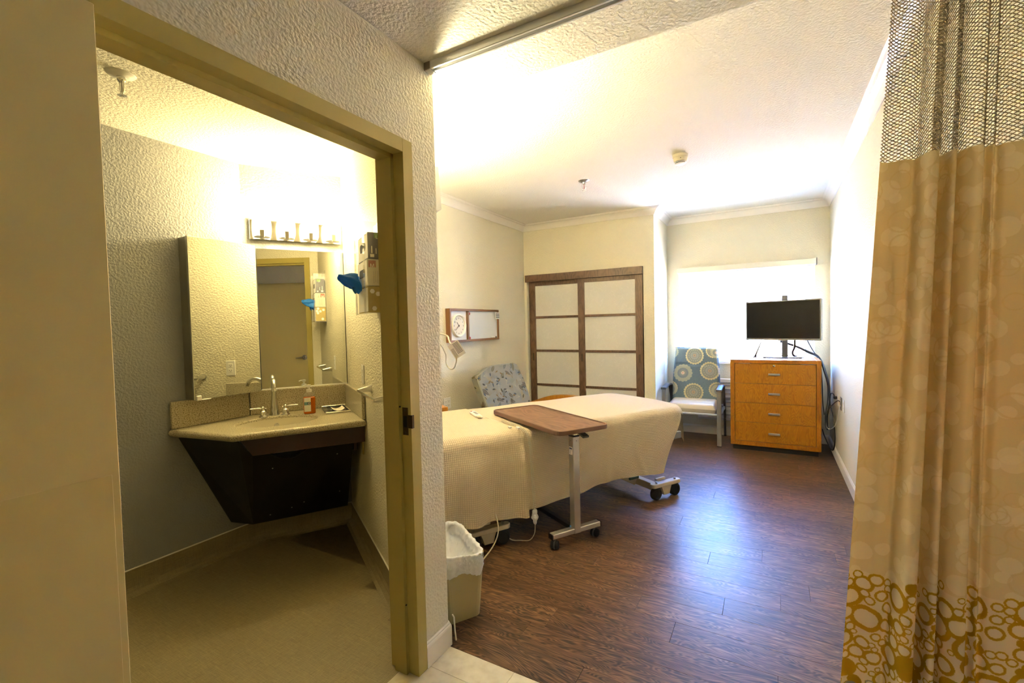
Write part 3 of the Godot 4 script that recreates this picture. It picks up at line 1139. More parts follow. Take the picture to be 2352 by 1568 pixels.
	# door in the right wall, seen only in the mirror
	var e := frame("door_2", "tan door with a steel lever in the right wall, seen in the mirror")
	e.position = Vector3(RIGHT_X, 0, -0.43)
	b = MB.new()
	b.box(Vector3(-0.03, 0.01, 0.0), Vector3(0.0, 2.03, 0.91), 0.002)
	obj("leaf", b, M.door_paint, e)
	lever(e, Vector3(-0.03, 0.985, 0.07), -1)

# a lever handle on a face that looks along +x or -x
func lever(parent: Node3D, at: Vector3, s: int) -> void:
	var b := MB.new()
	b.xf = Transform3D(Basis(Vector3(0, 0, 1) * s, Vector3.RIGHT * s, Vector3.UP), at)
	b.lathe([Vector2(0.034, 0), Vector2(0.034, 0.006), Vector2(0.030, 0.012), Vector2(0.014, 0.014), Vector2(0.012, 0.045), Vector2(0.0, 0.046)], 24)
	var h := obj("lever_rose", b, M.brushed_steel, parent)
	b = MB.new()
	var dz := 1.0 if s < 0 else -1.0
	b.tube([at + Vector3(0.045 * s, 0, -0.008 * dz), at + Vector3(0.05 * s, 0, 0.02 * dz), at + Vector3(0.05 * s, -0.002, 0.07 * dz), at + Vector3(0.044 * s, -0.006, 0.105 * dz)], 0.009, 10, true, 0.006)
	obj("lever_grip", b, M.brushed_steel, parent)
	h.set_meta("label", "round steel rose of the lever")

# ---------------------------------------------------------------- bathroom
# (x along the mirror wall, negative to the left; y; z out from the mirror) from the corner right of the mirror
func sink_at(x: float, y: float, z: float) -> Vector3:
	return SINK + Vector3(SN, 0, -CS) * x + Vector3.UP * y + Vector3(CS, 0, SN) * z

func sink_thing(called: String, label: String, category: String, x: float, y: float, z: float, group := "") -> Node3D:
	return thing(called, label, category, sink_at(x, y, z), 90.0 - SKEW, group)

func bath() -> void:
	var b := MB.new()
	# ---- countertop with a bowl
	var top := 0.83
	var o := sink_thing("vanity_countertop", "speckled beige stone countertop with a sunk oval bowl, set into the bathroom corner", "countertop", 0, 0, 0)
	var poly := [Vector2(-0.002, 0.003), Vector2(-0.002, 0.622), Vector2(-0.691, 0.617), Vector2(-1.004, 0.246), Vector2(-0.608, 0.004)]
	var cen := Vector2(-0.46, 0.325)
	var rad := Vector2(0.222, 0.165)
	var angs := []
	for i in 72:
		angs.append(TAU * i / 72)
	for p in poly:
		angs.append(fposmod((p - cen).angle(), TAU))
	angs.sort()
	var rings := []
	for a in angs:
		var d := Vector2(cos(a), sin(a))
		var far := 5.0
		for i in 5:
			var hit = Geometry2D.segment_intersects_segment(cen, cen + d * 5.0, poly[i] + (poly[i] - poly[(i + 1) % 5]) * 0.0001, poly[(i + 1) % 5] + (poly[(i + 1) % 5] - poly[i]) * 0.0001)
			if hit != null:
				far = minf(far, cen.distance_to(hit))
		var inn := 1.0 / Vector2(d.x / rad.x, d.y / rad.y).length()
		var col := []
		for e in [[inn + 0.0, -0.026], [inn + 0.001, -0.008], [inn + 0.008, 0.0], [far - 0.022, 0.0], [far - 0.012, -0.003], [far - 0.004, -0.010], [far, -0.020], [far - 0.004, -0.030], [far - 0.014, -0.038], [far - 0.03, -0.04]]:
			var q: Vector2 = cen + d * e[0]
			col.append(Vector3(q.x, top + e[1], q.y))
		rings.append(col)
	var rg := rings
	var na := angs.size()
	b.sheet(na, 9, func(u: float, v: float) -> Vector3: return rg[int(round(u * na)) % na][int(round(v * 9.0))], null, true)
	obj("slab", b, M.quartz, o)
	b = MB.new()
	b.sheet(48, 12, func(u: float, v: float) -> Vector3:
		var a := TAU * u
		var s := sin(v * PI / 2) if v < 1.0 else 1.0
		s = pow(1.0 - v, 0.45)
		return Vector3(cen.x + cos(a) * rad.x * s * 1.01, top - 0.012 - 0.17 * pow(v, 0.8), cen.y + sin(a) * rad.y * s * 1.01), null, false)
	var basin := obj("basin", b, mat("basin_white", Color(0.80, 0.77, 0.68), 0.2), o)
	b = MB.new()
	b.xf = Transform3D(Basis(Vector3.RIGHT, Vector3(0, 0.5, 0.866), Vector3(0, -0.866, 0.5)), Vector3(-0.462, top - 0.052, 0.190))
	b.lathe([Vector2(0.016, 0), Vector2(0.015, 0.003), Vector2(0.010, 0.003), Vector2(0.009, -0.002), Vector2(0, -0.002)], 20)
	obj("overflow_ring", b, M.brushed_steel, basin)
	var e := Vector2(-0.608, 0.004) - Vector2(-1.004, 0.246)
	for k in 3:
		b = MB.new()
		if k == 0:
			b.box(Vector3(-0.606, top, 0.003), Vector3(-0.003, 0.985, 0.022), 0.003)
		elif k == 1:
			b.box(Vector3(-0.022, top, 0.022), Vector3(-0.003, 0.985, 0.605), 0.003)
		else:
			b.xf = Transform3D(Basis(Vector3.UP, atan2(-e.y, e.x)), Vector3(-1.004, 0, 0.246))
			b.box(Vector3(0.012, top, 0.001), Vector3(e.length() - 0.012, 0.985, 0.020), 0.003)
		obj("backsplash", b, M.quartz, o)
	# ---- slanted knee panel and apron
	o = sink_thing("vanity_cabinet", "dark reddish brown slanted vanity base hung below the stone countertop", "cabinet", 0, 0, 0)
	b = MB.new()
	# apron: front board from the slanted left end to the wall
	b._face([Vector3(-0.655, 0.788, 0.560), Vector3(-0.004, 0.788, 0.575), Vector3(-0.004, 0.690, 0.575), Vector3(-0.595, 0.690, 0.545)], Vector3(0, 0, 1))
	b._face([Vector3(-0.655, 0.788, 0.540), Vector3(-0.004, 0.788, 0.555), Vector3(-0.004, 0.690, 0.555), Vector3(-0.595, 0.690, 0.525)], Vector3(0, 0, -1))
	b._face([Vector3(-0.595, 0.690, 0.545), Vector3(-0.004, 0.690, 0.575), Vector3(-0.004, 0.690, 0.555), Vector3(-0.595, 0.690, 0.525)], Vector3.DOWN)
	b._face([Vector3(-0.655, 0.788, 0.560), Vector3(-0.595, 0.690, 0.545), Vector3(-0.595, 0.690, 0.525), Vector3(-0.655, 0.788, 0.540)], Vector3.LEFT)
	obj("apron", b, M.vanity_wood, o)
	# slanted panel with a scooped top edge, in its own plane
	var foot := Vector3(0, 0.185, 0.2)
	var head := Vector3(0, 0.700, 0.515)
	var up := (head - foot).normalized()
	var nn := Vector3(0, -up.z, up.y) * -1.0
	nn = Vector3(1, 0, 0).cross(up)
	var len := (head - foot).length()
	var pp := [Vector2(-0.613, 0), Vector2(-0.06, 0), Vector2(-0.06, len)]
	for i in 13:
		var u := i / 12.0
		pp.append(Vector2(-0.29 - 0.25 * u, len - 0.085 * sin(PI * u)))
	pp.append(Vector2(-0.625, len))
	b = MB.new()
	# local prism axes: x stays, the prism's z runs down the panel, its y is the panel's normal
	b.xf = Transform3D(Basis(Vector3.RIGHT, nn, Vector3.RIGHT.cross(nn)), foot)
	var dirn: float = Vector3.RIGHT.cross(nn).dot(up)
	b.prism(pp.map(func(p): return Vector2(p.x, p.y * dirn)), -0.018, 0.0, 0.0012)
	var kp := obj("knee_panel", b, M.vanity_panel, o)
	for s in [[-0.50, 0.46], [-0.15, 0.50], [-0.52, 0.06], [-0.40, 0.09], [-0.33, 0.12], [-0.12, 0.16]]:
		b = MB.new()
		b.xf = Transform3D(Basis(Vector3.RIGHT, nn, Vector3.RIGHT.cross(nn)), foot + up * s[1] + Vector3(s[0], 0, 0))
		b.lathe([Vector2(0.004, 0), Vector2(0.003, 0.002), Vector2(0, 0.0025)], 10)
		obj("screw", b, M.brushed_steel, kp)
	# left facet, from the grey wall to the panel
	b = MB.new()
	var f0 := [Vector3(-0.962, 0.776, 0.222), Vector3(-0.735, 0.185, 0.082), Vector3(-0.613, 0.185, 0.2), Vector3(-0.66, 0.786, 0.565)]
	b._face([f0[0], f0[1], f0[2]], Vector3(-1, -0.5, 1))
	b._face([f0[0], f0[2], f0[3]], Vector3(-1, -0.5, 1))
	b._face([f0[3], f0[2], Vector3(-0.595, 0.69, 0.535)], Vector3(0, 0, 1))
	b._face([f0[1], f0[2], Vector3(-0.6, 0.185, 0.01)], Vector3.DOWN)
	obj("side_panel", b, M.vanity_panel, o)
	b = MB.new()
	b.box(Vector3(-0.055, 0.62, 0.44), Vector3(-0.035, 0.69, 0.47), 0.002)
	obj("mounting_cleat", b, M.vanity_wood, o)
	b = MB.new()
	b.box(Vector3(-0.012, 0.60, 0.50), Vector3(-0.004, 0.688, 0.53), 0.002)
	obj("wall_cleat", b, M.shaded_frame_paint, o)
	# ---- faucet
	o = sink_thing("faucet", "chrome widespread faucet with a tapered spout and two lever handles", "faucet", -0.47, top, 0.10)
	b = MB.new()
	b.lathe([Vector2(0.0, 0.0), Vector2(0.030, 0), Vector2(0.030, 0.006), Vector2(0.027, 0.010), Vector2(0.024, 0.05), Vector2(0.016, 0.12), Vector2(0.0145, 0.150), Vector2(0.018, 0.152), Vector2(0.018, 0.158), Vector2(0.014, 0.162), Vector2(0.013, 0.172)], 24)
	b.tube(curve([Vector3(0, 0.165, 0), Vector3(0, 0.205, 0.004), Vector3(0, 0.226, 0.03), Vector3(0, 0.228, 0.062), Vector3(0, 0.210, 0.092), Vector3(0, 0.185, 0.104)], 6), 0.0135, 14, true, 0.0115)
	obj("spout", b, M.chrome, o)
	for s in [[-0.064, 0.045, -1.0], [0.062, 0.035, 1.0]]:
		b = MB.new()
		b.xf = Transform3D(Basis(), Vector3(s[0], 0, s[1]))
		b.lathe([Vector2(0, 0), Vector2(0.026, 0), Vector2(0.026, 0.004), Vector2(0.019, 0.012), Vector2(0.0165, 0.022), Vector2(0.0195, 0.030), Vector2(0.0195, 0.036), Vector2(0.011, 0.042), Vector2(0.009, 0.050), Vector2(0.011, 0.056), Vector2(0.007, 0.064), Vector2(0.0, 0.067)], 20)
		var h := obj("handle", b, M.chrome, o)
		b = MB.new()
		var d: float = s[2]
		b.tube([Vector3(s[0] - 0.018 * d, 0.052, s[1]), Vector3(s[0], 0.054, s[1]), Vector3(s[0] + 0.02 * d, 0.056, s[1] + 0.004)], 0.0035, 8)
		b.tube([Vector3(s[0] + 0.018 * d, 0.056, s[1] + 0.004), Vector3(s[0] + 0.06 * d, 0.058, s[1] + 0.010), Vector3(s[0] + 0.073 * d, 0.058, s[1] + 0.012)], 0.0062, 8, true, 0.0045)
		obj("lever_arm", b, M.chrome, h)
	# ---- soap
	o = sink_thing("soap_bottle", "clear pump bottle of orange soap with a white label beside the faucet", "soap bottle", -0.270, top, 0.185)
	b = MB.new()
	b.prism(rrect(0, 0, 0.070, 0.044, 0.016, 5), 0.0005, 0.108, 0.004)
	obj("liquid", b, M.soap_orange, o)
	b = MB.new()
	var sh := func(y: float, k: float) -> Array: return [y, k]
	for lv in [[0.108, 1.0, 0.122, 0.93], [0.122, 0.93, 0.134, 0.62], [0.134, 0.62, 0.142, 0.36]]:
		var r0 := rrect(0, 0, 0.071, 0.045, 0.016, 5)
		for i in r0.size():
			var p: Vector2 = r0[i]
			var q: Vector2 = r0[(i + 1) % r0.size()]
			b._face([Vector3(p.x * lv[1], lv[0], p.y * lv[1]), Vector3(q.x * lv[1], lv[0], q.y * lv[1]), Vector3(q.x * lv[3], lv[2], q.y * lv[3]), Vector3(p.x * lv[3], lv[2], p.y * lv[3])], Vector3(p.x, 0.02, p.y))
	obj("bottle_shoulder", b, M.acrylic, o)
	b = MB.new()
	b.box(Vector3(-0.033, 0.016, 0.0221), Vector3(0.006, 0.105, 0.0229), 0.0002)
	b.box(Vector3(-0.0355, 0.016, -0.006), Vector3(-0.0349, 0.105, 0.006))
	var lb := obj("bottle_label", b, M.paper, o)
	b = MB.new()
	b.box(Vector3(-0.033, 0.058, 0.0229), Vector3(-0.010, 0.078, 0.0232))
	obj("label_band", b, mat("label_teal", Color(0.45, 0.60, 0.62), 0.7), lb)
	b = MB.new()
	b.xf = Transform3D(Basis(Vector3.RIGHT, Vector3(0, 0, 1), Vector3(0, -1, 0)), Vector3(-0.003, 0.068, 0.0230))
	b.lathe([Vector2(0.0105, 0), Vector2(0.0105, 0.0003), Vector2(0.007, 0.0003), Vector2(0.007, 0)], 20)
	b.lathe([Vector2(0.004, 0), Vector2(0.004, 0.0003), Vector2(0, 0.0003)], 16)
	obj("label_emblem", b, mat("label_navy", Color(0.10, 0.14, 0.30), 0.7), lb)
	b = MB.new()
	b.lathe([Vector2(0.0, 0.140), Vector2(0.016, 0.140), Vector2(0.016, 0.156), Vector2(0.008, 0.158), Vector2(0.006, 0.172), Vector2(0.013, 0.174), Vector2(0.013, 0.186), Vector2(0.0, 0.188)], 18)
	b.tube([Vector3(0, 0.180, 0), Vector3(-0.02, 0.183, -0.006), Vector3(-0.034, 0.178, -0.011)], 0.005, 8, true, 0.0035)
	obj("pump", b, M.white_plastic, o)
	# ---- tray with a paper sheet
	o = sink_thing("soap_tray", "small chrome rimmed tray in the right corner of the countertop", "tray", -0.105, top, 0.18)
	b = MB.new()
	b.box(Vector3(-0.08, 0.001, -0.10), Vector3(0.07, 0.006, 0.11), 0.001)
	obj("tray_bed", b, mat("tray_dark", Color(0.16, 0.16, 0.15), 0.25, 0.6), o)
	b = MB.new()
	b.box(Vector3(-0.082, 0.001, 0.1101), Vector3(0.072, 0.013, 0.115), 0.002)
	obj("tray_rim", b, M.chrome, o)
	b = MB.new()
	b.box(Vector3(-0.082, 0.001, -0.105), Vector3(0.072, 0.022, -0.1001), 0.002)
	obj("tray_rim", b, M.chrome, o)
	b = MB.new()
	b.sheet(10, 2, func(u: float, v: float) -> Vector3: return Vector3(-0.035 + 0.075 * u, 0.008 + 0.016 * pow(2.0 * u - 1.0, 2), -0.05 + 0.115 * v + 0.012 * u))
	o = sink_thing("paper_slip", "curled white paper slip lying on the corner tray", "paper", -0.105, top, 0.18)
	obj("sheet", b, M.paper, o)
	# ---- mirror
	o = sink_thing("wall_mirror_glass", "large frameless mirror above the sink reflecting the doorway", "mirror", 0, 0.985, 0)
	b = MB.new()
	b.box(Vector3(-0.535, 0.002, 0.001), Vector3(-0.004, 0.92, 0.007), 0.0008)
	obj("glass", b, M.mirror, o)
	b = MB.new()
	b.box(Vector3(-0.536, 0.0, 0.001), Vector3(-0.003, 0.006, 0.010), 0.001)
	obj("bottom_channel", b, M.aluminium, o)
	b = MB.new()
	b.box(Vector3(-0.0045, 0.002, 0.0005), Vector3(-0.001, 0.92, 0.0085), 0.0005)
	obj("mirror_edge", b, M.black_plastic, o)
	# ---- mirrored cabinet on the grey wall
	o = thing("medicine_cabinet", "tall mirrored medicine cabinet on the grey wall beside the big mirror", "cabinet", Vector3(BATH_X, 0.987, -1.735))
	b = MB.new()
	b.box(Vector3(0.001, 0, 0), Vector3(0.080, 0.925, 0.385), 0.002)
	obj("body", b, M.grey_metal, o)
	b = MB.new()
	b.box(Vector3(0.084, 0, -0.004), Vector3(0.0985, 0.926, 0.388), 0.001)
	var dr := obj("cabinet_door", b, M.brushed_steel, o)
	b = MB.new()
	b.box(Vector3(0.0987, 0.001, -0.003), Vector3(0.103, 0.925, 0.387), 0.0015)
	obj("mirror_face", b, M.mirror, dr)
	b = MB.new()
	b.box(Vector3(0.081, -0.004, 0.352), Vector3(0.111, 0.024, 0.378), 0.003)
	b.box(Vector3(0.104, -0.004, 0.30), Vector3(0.110, 0.002, 0.352), 0.002)
	obj("mirror_clip", b, M.white_plastic, o)
	# ---- vanity light: a polished back plate with four glass shades
	o = sink_thing("vanity_light", "four-shade vanity light bar glowing above the bathroom mirror", "wall lamp", 0, 1.958, 0)
	b = MB.new()
	b.box(Vector3(-0.568, 0, 0.001), Vector3(-0.016, 0.128, 0.026), 0.003)
	obj("back_plate", b, M.chrome, o)
	for x in [-0.498, -0.358, -0.217, -0.077]:
		b = MB.new()
		b.xf = Transform3D(Basis(), Vector3(x, 0.0, 0.082))
		b.lathe([Vector2(0.047, 0.012), Vector2(0.053, 0.03), Vector2(0.0555, 0.065), Vector2(0.054, 0.10), Vector2(0.050, 0.128), Vector2(0.048, 0.128), Vector2(0.052, 0.10), Vector2(0.0535, 0.065), Vector2(0.051, 0.03), Vector2(0.045, 0.013)], 28)
		obj("lamp_shade", b, M.lamp_glass, o)
		b = MB.new()
		b.xf = Transform3D(Basis(), Vector3(x, 0.0, 0.082))
		b.lathe([Vector2(0.0, 0.003), Vector2(0.046, 0.006), Vector2(0.047, 0.010), Vector2(0.014, 0.012), Vector2(0.014, 0.045), Vector2(0, 0.046)], 24)
		obj("lamp_cup", b, M.brushed_steel, o)
		b = MB.new()
		b.bar(Vector3(x, 0.014, 0.02), Vector3(x, 0.004, 0.140), 0.020, 0.010, 0.002)
		b.box(Vector3(x - 0.0125, -0.002, 0.132), Vector3(x + 0.0125, 0.044, 0.142), 0.002)
		obj("lamp_bracket", b, M.brushed_steel, o)
		var l := OmniLight3D.new()
		l.name = "vanity_lamp"
		l.light_color = Color(1.0, 0.92, 0.70)
		l.light_energy = VANITY_ENERGY
		l.light_size = 0.035
		l.omni_range = 8.0
		l.omni_attenuation = 2.0
		l.shadow_enabled = true
		l.position = Vector3(x, 0.085, 0.082)
		o.add_child(l, true)
	# ---- acrylic glove holder with three boxes
	o = sink_thing("glove_holder", "clear acrylic glove box holder on the bathroom wall by the door", "holder", 0, 1.44, 1.0975)
	var hz := 0.119
	b = MB.new()
	b.box(Vector3(-0.005, 0, -hz), Vector3(-0.001, 0.455, hz), 0.0005)
	obj("back_panel", b, M.acrylic, o)
	b = MB.new()
	b.box(Vector3(-0.104, 0, -hz), Vector3(-0.001, 0.004, hz), 0.0005)
	obj("bottom_panel", b, M.acrylic, o)
	for s in [-1, 1]:
		b = MB.new()
		b.box(Vector3(-0.104, 0, s * hz - 0.002), Vector3(-0.001, 0.425, s * hz + 0.002), 0.0005)
		obj("side_panel", b, M.acrylic, o)
		b = MB.new()
		b.box(Vector3(-0.104, 0, s * (hz - 0.018) - 0.018), Vector3(-0.100, 0.425, s * (hz - 0.018) + 0.018), 0.0005)
		obj("front_lip", b, M.acrylic, o)
	var names := ["yellow glove box at the bottom of the acrylic holder", "white glove box with a blue glove sticking out, middle of the acrylic holder", "dark blue glove box on top in the acrylic holder"]
	var cols := [Color(0.66, 0.56, 0.03), Color(0.80, 0.77, 0.68), Color(0.20, 0.19, 0.30)]
	for k in 3:
		o = sink_thing("glove_box", names[k], "glove box", -0.048, 1.4445 + 0.1255 * k, 1.0975, "glove boxes in the acrylic holder")
		var hw := 0.042 if k < 2 else 0.036
		b = MB.new()
		b.box(Vector3(-hw, 0.0005, -0.112), Vector3(hw, 0.124, 0.112), 0.002)
		obj("carton", b, mat("carton_%d" % k, cols[k], 0.7), o)
		b = MB.new()
		b.box(Vector3(-hw - 0.0008, 0.006, -0.108), Vector3(-hw, 0.118, 0.108))
		var face := obj("front_print", b, M.paper, o)
		b = MB.new()
		b.xf = Transform3D(Basis(Vector3(0, 0, 1), Vector3.LEFT, Vector3.DOWN), Vector3(-hw - 0.0008, 0.065, 0.0))
		b.prism(rrect(0, 0, 0.13, 0.04, 0.0199, 6), 0.0, 0.0006)
		obj("opening", b, M.hole if k != 0 else M.white_plastic, face)
		# print on the end that faces the door, and on the one that faces the mirror
		for s in [1, -1]:
			b = MB.new()
			b.xf = Transform3D(Basis(Vector3(s, 0, 0), Vector3.UP, Vector3(0, 0, s)), Vector3(0, 0, 0.112 * s))
			var lz := 0.0006
			if k == 2:
				b.box(Vector3(-0.006, 0.098, 0), Vector3(0.026, 0.120, lz))
				obj("size_patch", b, M.label_green if M.has("label_green") else mat("label_green", Color(0.36, 0.56, 0.16), 0.7), o)
				letter("L", 0.016, o, Vector3(0, 0.112, (0.112 + lz) * s), Vector3(0.006 * s, 0, 0), s, M.paper, 0.103)
				b = MB.new()
				b.xf = Transform3D(Basis(Vector3(s, 0, 0), Vector3.UP, Vector3(0, 0, s)), Vector3(0, 0, 0.112 * s))
				b.box(Vector3(-0.026, 0.008, 0), Vector3(-0.008, 0.022, lz))
				b.box(Vector3(0.014, 0.008, 0), Vector3(0.026, 0.018, lz))
				b.box(Vector3(-0.020, 0.026, 0), Vector3(-0.016, 0.060, lz))
				b.box(Vector3(0.0, 0.024, 0), Vector3(0.003, 0.050, lz))
				obj("printing", b, M.paper, o)
			elif k == 1:
				b.box(Vector3(-0.036, 0.086, 0), Vector3(-0.002, 0.118, lz))
				obj("size_patch", b, M.label_red if M.has("label_red") else mat("label_red", Color(0.62, 0.24, 0.10), 0.7), o)
				letter("M", 0.018, o, Vector3(0, 0, (0.112 + lz) * s), Vector3(-0.019 * s, 0, 0), s, M.paper, 0.095)
				letter("L", 0.018, o, Vector3(0, 0, 0.1123 * s), Vector3(0.016 * s, 0, 0), s, M.label_red, 0.095)
				b = MB.new()
				b.xf = Transform3D(Basis(Vector3(s, 0, 0), Vector3.UP, Vector3(0, 0, s)), Vector3(0, 0, 0.112 * s))
				for i in 4:
					b.box(Vector3(-0.014 + i * 0.009, 0.012 + 0.006 * (i % 2), 0), Vector3(-0.0125 + i * 0.009, 0.07, lz))
				obj("printing", b, M.grey_metal, o)
			else:
				for p in [[-0.022, 0.10], [0.004, 0.088], [0.022, 0.112], [0.030, 0.090], [0.024, 0.072], [-0.014, 0.02]]:
					b.xf = Transform3D(Basis(Vector3(s, 0, 0), Vector3(0, 0, s), Vector3.DOWN), Vector3(p[0] * s, p[1], 0.112 * s))
					b.lathe([Vector2(0.0115, 0), Vector2(0.0115, 0.0006), Vector2(0.0, 0.0006)], 6, false)
					obj("hexagon_print", b, M.paper, o)
					b = MB.new()
	# a blue glove hanging out of the middle box
	o = sink_thing("blue_glove", "blue glove hanging out of the middle glove box", "glove", -0.093, 1.615, 1.04)
	var gn := FastNoiseLite.new()
	gn.seed = 6
	gn.frequency = 14.0
	b = MB.new()
	b.sheet(36, 24, func(u: float, v: float) -> Vector3:
		# a crumpled hanging flap: wide at the box, drawn to a tip away from the wall
		var a := TAU * u
		var q := 1.0 - v
		var k := 1.0 + 0.30 * gn.get_noise_3d(v * 0.10, cos(a) * 0.05, sin(a) * 0.05) + 0.14 * sin(a * 5.0 + v * 6.0)
		var hgt := (0.012 + 0.030 * pow(q, 0.7)) * k
		var wid := (0.014 + 0.030 * pow(q, 0.6)) * k
		if v > 0.96:
			hgt *= (1.0 - v) / 0.04
			wid *= (1.0 - v) / 0.04
		var rag := 0.020 * maxf(0.0, sin(a)) * q * (0.6 + 0.4 * sin(a * 3.0))
		return Vector3(-0.006 - 0.092 * v + 0.008 * sin(a * 2.0), 0.010 - 0.030 * q - sin(a) * hgt + 0.008 * v - rag - 0.012 * v * v, cos(a) * wid), null, false)
	obj("cuff", b, M.blue_glove, o)
	b = MB.new()
	b.tube(curve([Vector3(-0.030, -0.035, 0.012), Vector3(-0.030, -0.055, 0.016), Vector3(-0.024, -0.072, 0.018)], 5), 0.013, 10, true, 0.004)
	obj("finger", b, M.blue_glove, o)
	# ---- outlet and towel bar on the same wall
	o = sink_thing("bathroom_outlet", "white outlet plate above the right backsplash in the bathroom", "outlet", 0, 1.097, 0.572)
	outlet(o, Basis(Vector3(0, 0, 1), Vector3.UP, Vector3.LEFT), 1, M.white_plastic)
	o = sink_thing("towel_bar", "short chrome towel bar with pointed posts on the bathroom wall", "towel bar", 0, 1.03, 0.78)
	for z in [0.0, 0.41]:
		b = MB.new()
		b.tube(curve([Vector3(-0.001, 0.004, z), Vector3(-0.012, 0.004, z), Vector3(-0.045, 0.0, z), Vector3(-0.075, -0.003, z)], 4), 0.025, 16, true, 0.009)
		obj("post", b, M.chrome, o)
	b = MB.new()
	b.tube([Vector3(-0.072, -0.002, 0.0), Vector3(-0.072, -0.002, 0.41)], 0.0075, 12)
	obj("bar", b, M.chrome, o)
	sprinkler("bathroom_sprinkler", "chrome fire sprinkler with a round plate in the bathroom ceiling", Vector3(-2.315, LOW_Y, -0.885))

func letter(txt: String, size: float, parent: Node3D, at: Vector3, shift: Vector3, s: int, m: Material, y: float) -> void:
	var t := TextMesh.new()
	t.text = txt
	t.font_size = 32
	t.pixel_size = size / 24.0
	t.depth = 0.0004
	t.curve_step = 1.5
	var o := MeshInstance3D.new()
	o.name = "lettering"
	o.mesh = t
	o.material_override = m
	o.position = Vector3(at.x + shift.x, y, at.z)
	o.rotation.y = 0.0 if s > 0 else PI
	parent.add_child(o, true)

# a cover plate with duplex sockets; the basis' z looks out of the wall
func outlet(o: Node3D, bs: Basis, gangs: int, m: Material) -> void:
	var w := 0.070 if gangs == 1 else 0.116
	var b := MB.new()
	b.xf = Transform3D(bs)
	b.box(Vector3(-w / 2, -0.057, 0.0005), Vector3(w / 2, 0.057, 0.006), 0.003)
	obj("cover_plate", b, m, o)
	for g in gangs:
		var x := 0.0 if gangs == 1 else -0.023 + 0.046 * g
		for y in [-0.0195, 0.0195]:
			b = MB.new()
			b.xf = Transform3D(bs, bs * Vector3(x, y, 0.006))
			b.box(Vector3(-0.0165, -0.014, -0.001), Vector3(0.0165, 0.014, 0.0012), 0.001)
			var f := obj("socket", b, m, o)
			b = MB.new()
			b.xf = Transform3D(bs, bs * Vector3(x, y, 0.0072))
			for sx in [-0.0065, 0.0065]:
				b.box(Vector3(sx - 0.0011, -0.002, 0), Vector3(sx + 0.0011, 0.007, 0.0003))
			b.box(Vector3(-0.0024, -0.0095, 0), Vector3(0.0024, -0.005, 0.0003))
			obj("slots", b, M.hole, f)

func sprinkler(called: String, label: String, at: Vector3) -> void:
	var o := thing(called, label, "sprinkler", at)
	var b := MB.new()
	b.lathe([Vector2(0.0, -0.012), Vector2(0.026, -0.012), Vector2(0.030, -0.008), Vector2(0.046, -0.004), Vector2(0.050, -0.0005)], 32)
	obj("escutcheon", b, M.white_plastic if called.begins_with("bath") else M.brushed_steel, o)
	b = MB.new()
	b.lathe([Vector2(0, -0.030), Vector2(0.012, -0.030), Vector2(0.016, -0.024), Vector2(0.016, -0.012)], 20)
	obj("body", b, M.chrome, o)
	b = MB.new()
	for s in [-1, 1]:
		b.tube(curve([Vector3(0.014 * s, -0.024, 0), Vector3(0.0165 * s, -0.045, 0), Vector3(0.013 * s, -0.066, 0), Vector3(0.003 * s, -0.080, 0)], 5), 0.003, 8)
	b.tube([Vector3(0, -0.076, 0), Vector3(0, -0.098, 0)], 0.0025, 8)
	obj("yoke_frame", b, M.chrome, o)
	b = MB.new()
	b.tube([Vector3(0, -0.030, 0), Vector3(0, -0.072, 0)], 0.0028, 8)
	obj("bulb", b, M.red_ink if not called.begins_with("bath") else M.grey_metal, o)
	b = MB.new()
	for i in 8:
		var a := TAU * i / 8
		b.xf = Transform3D(Basis(Vector3.UP, a), Vector3(0, -0.085, 0))
		b.box(Vector3(0.003, -0.001, -0.0035), Vector3(0.017, 0.001, 0.0035), 0.0004)
	obj("deflector", b, M.chrome, o)

# ---------------------------------------------------------------- bedroom
# (across the bed towards the door, y, towards the head) from the wall behind the bed
func bed_thing(called: String, label: String, category: String, along := 0.0, across := 0.0, y := 0.0, group := "") -> Node3D:
	return thing(called, label, category, P3(BED_AT, along, across, y), -SKEW, group)

func bedroom() -> void:
	closet()
	bed()
	bedspread()
	overbed_table()
	patient_chair()
	leaf_chair()
	chest()
	television()
	clock_board()
	curtain()

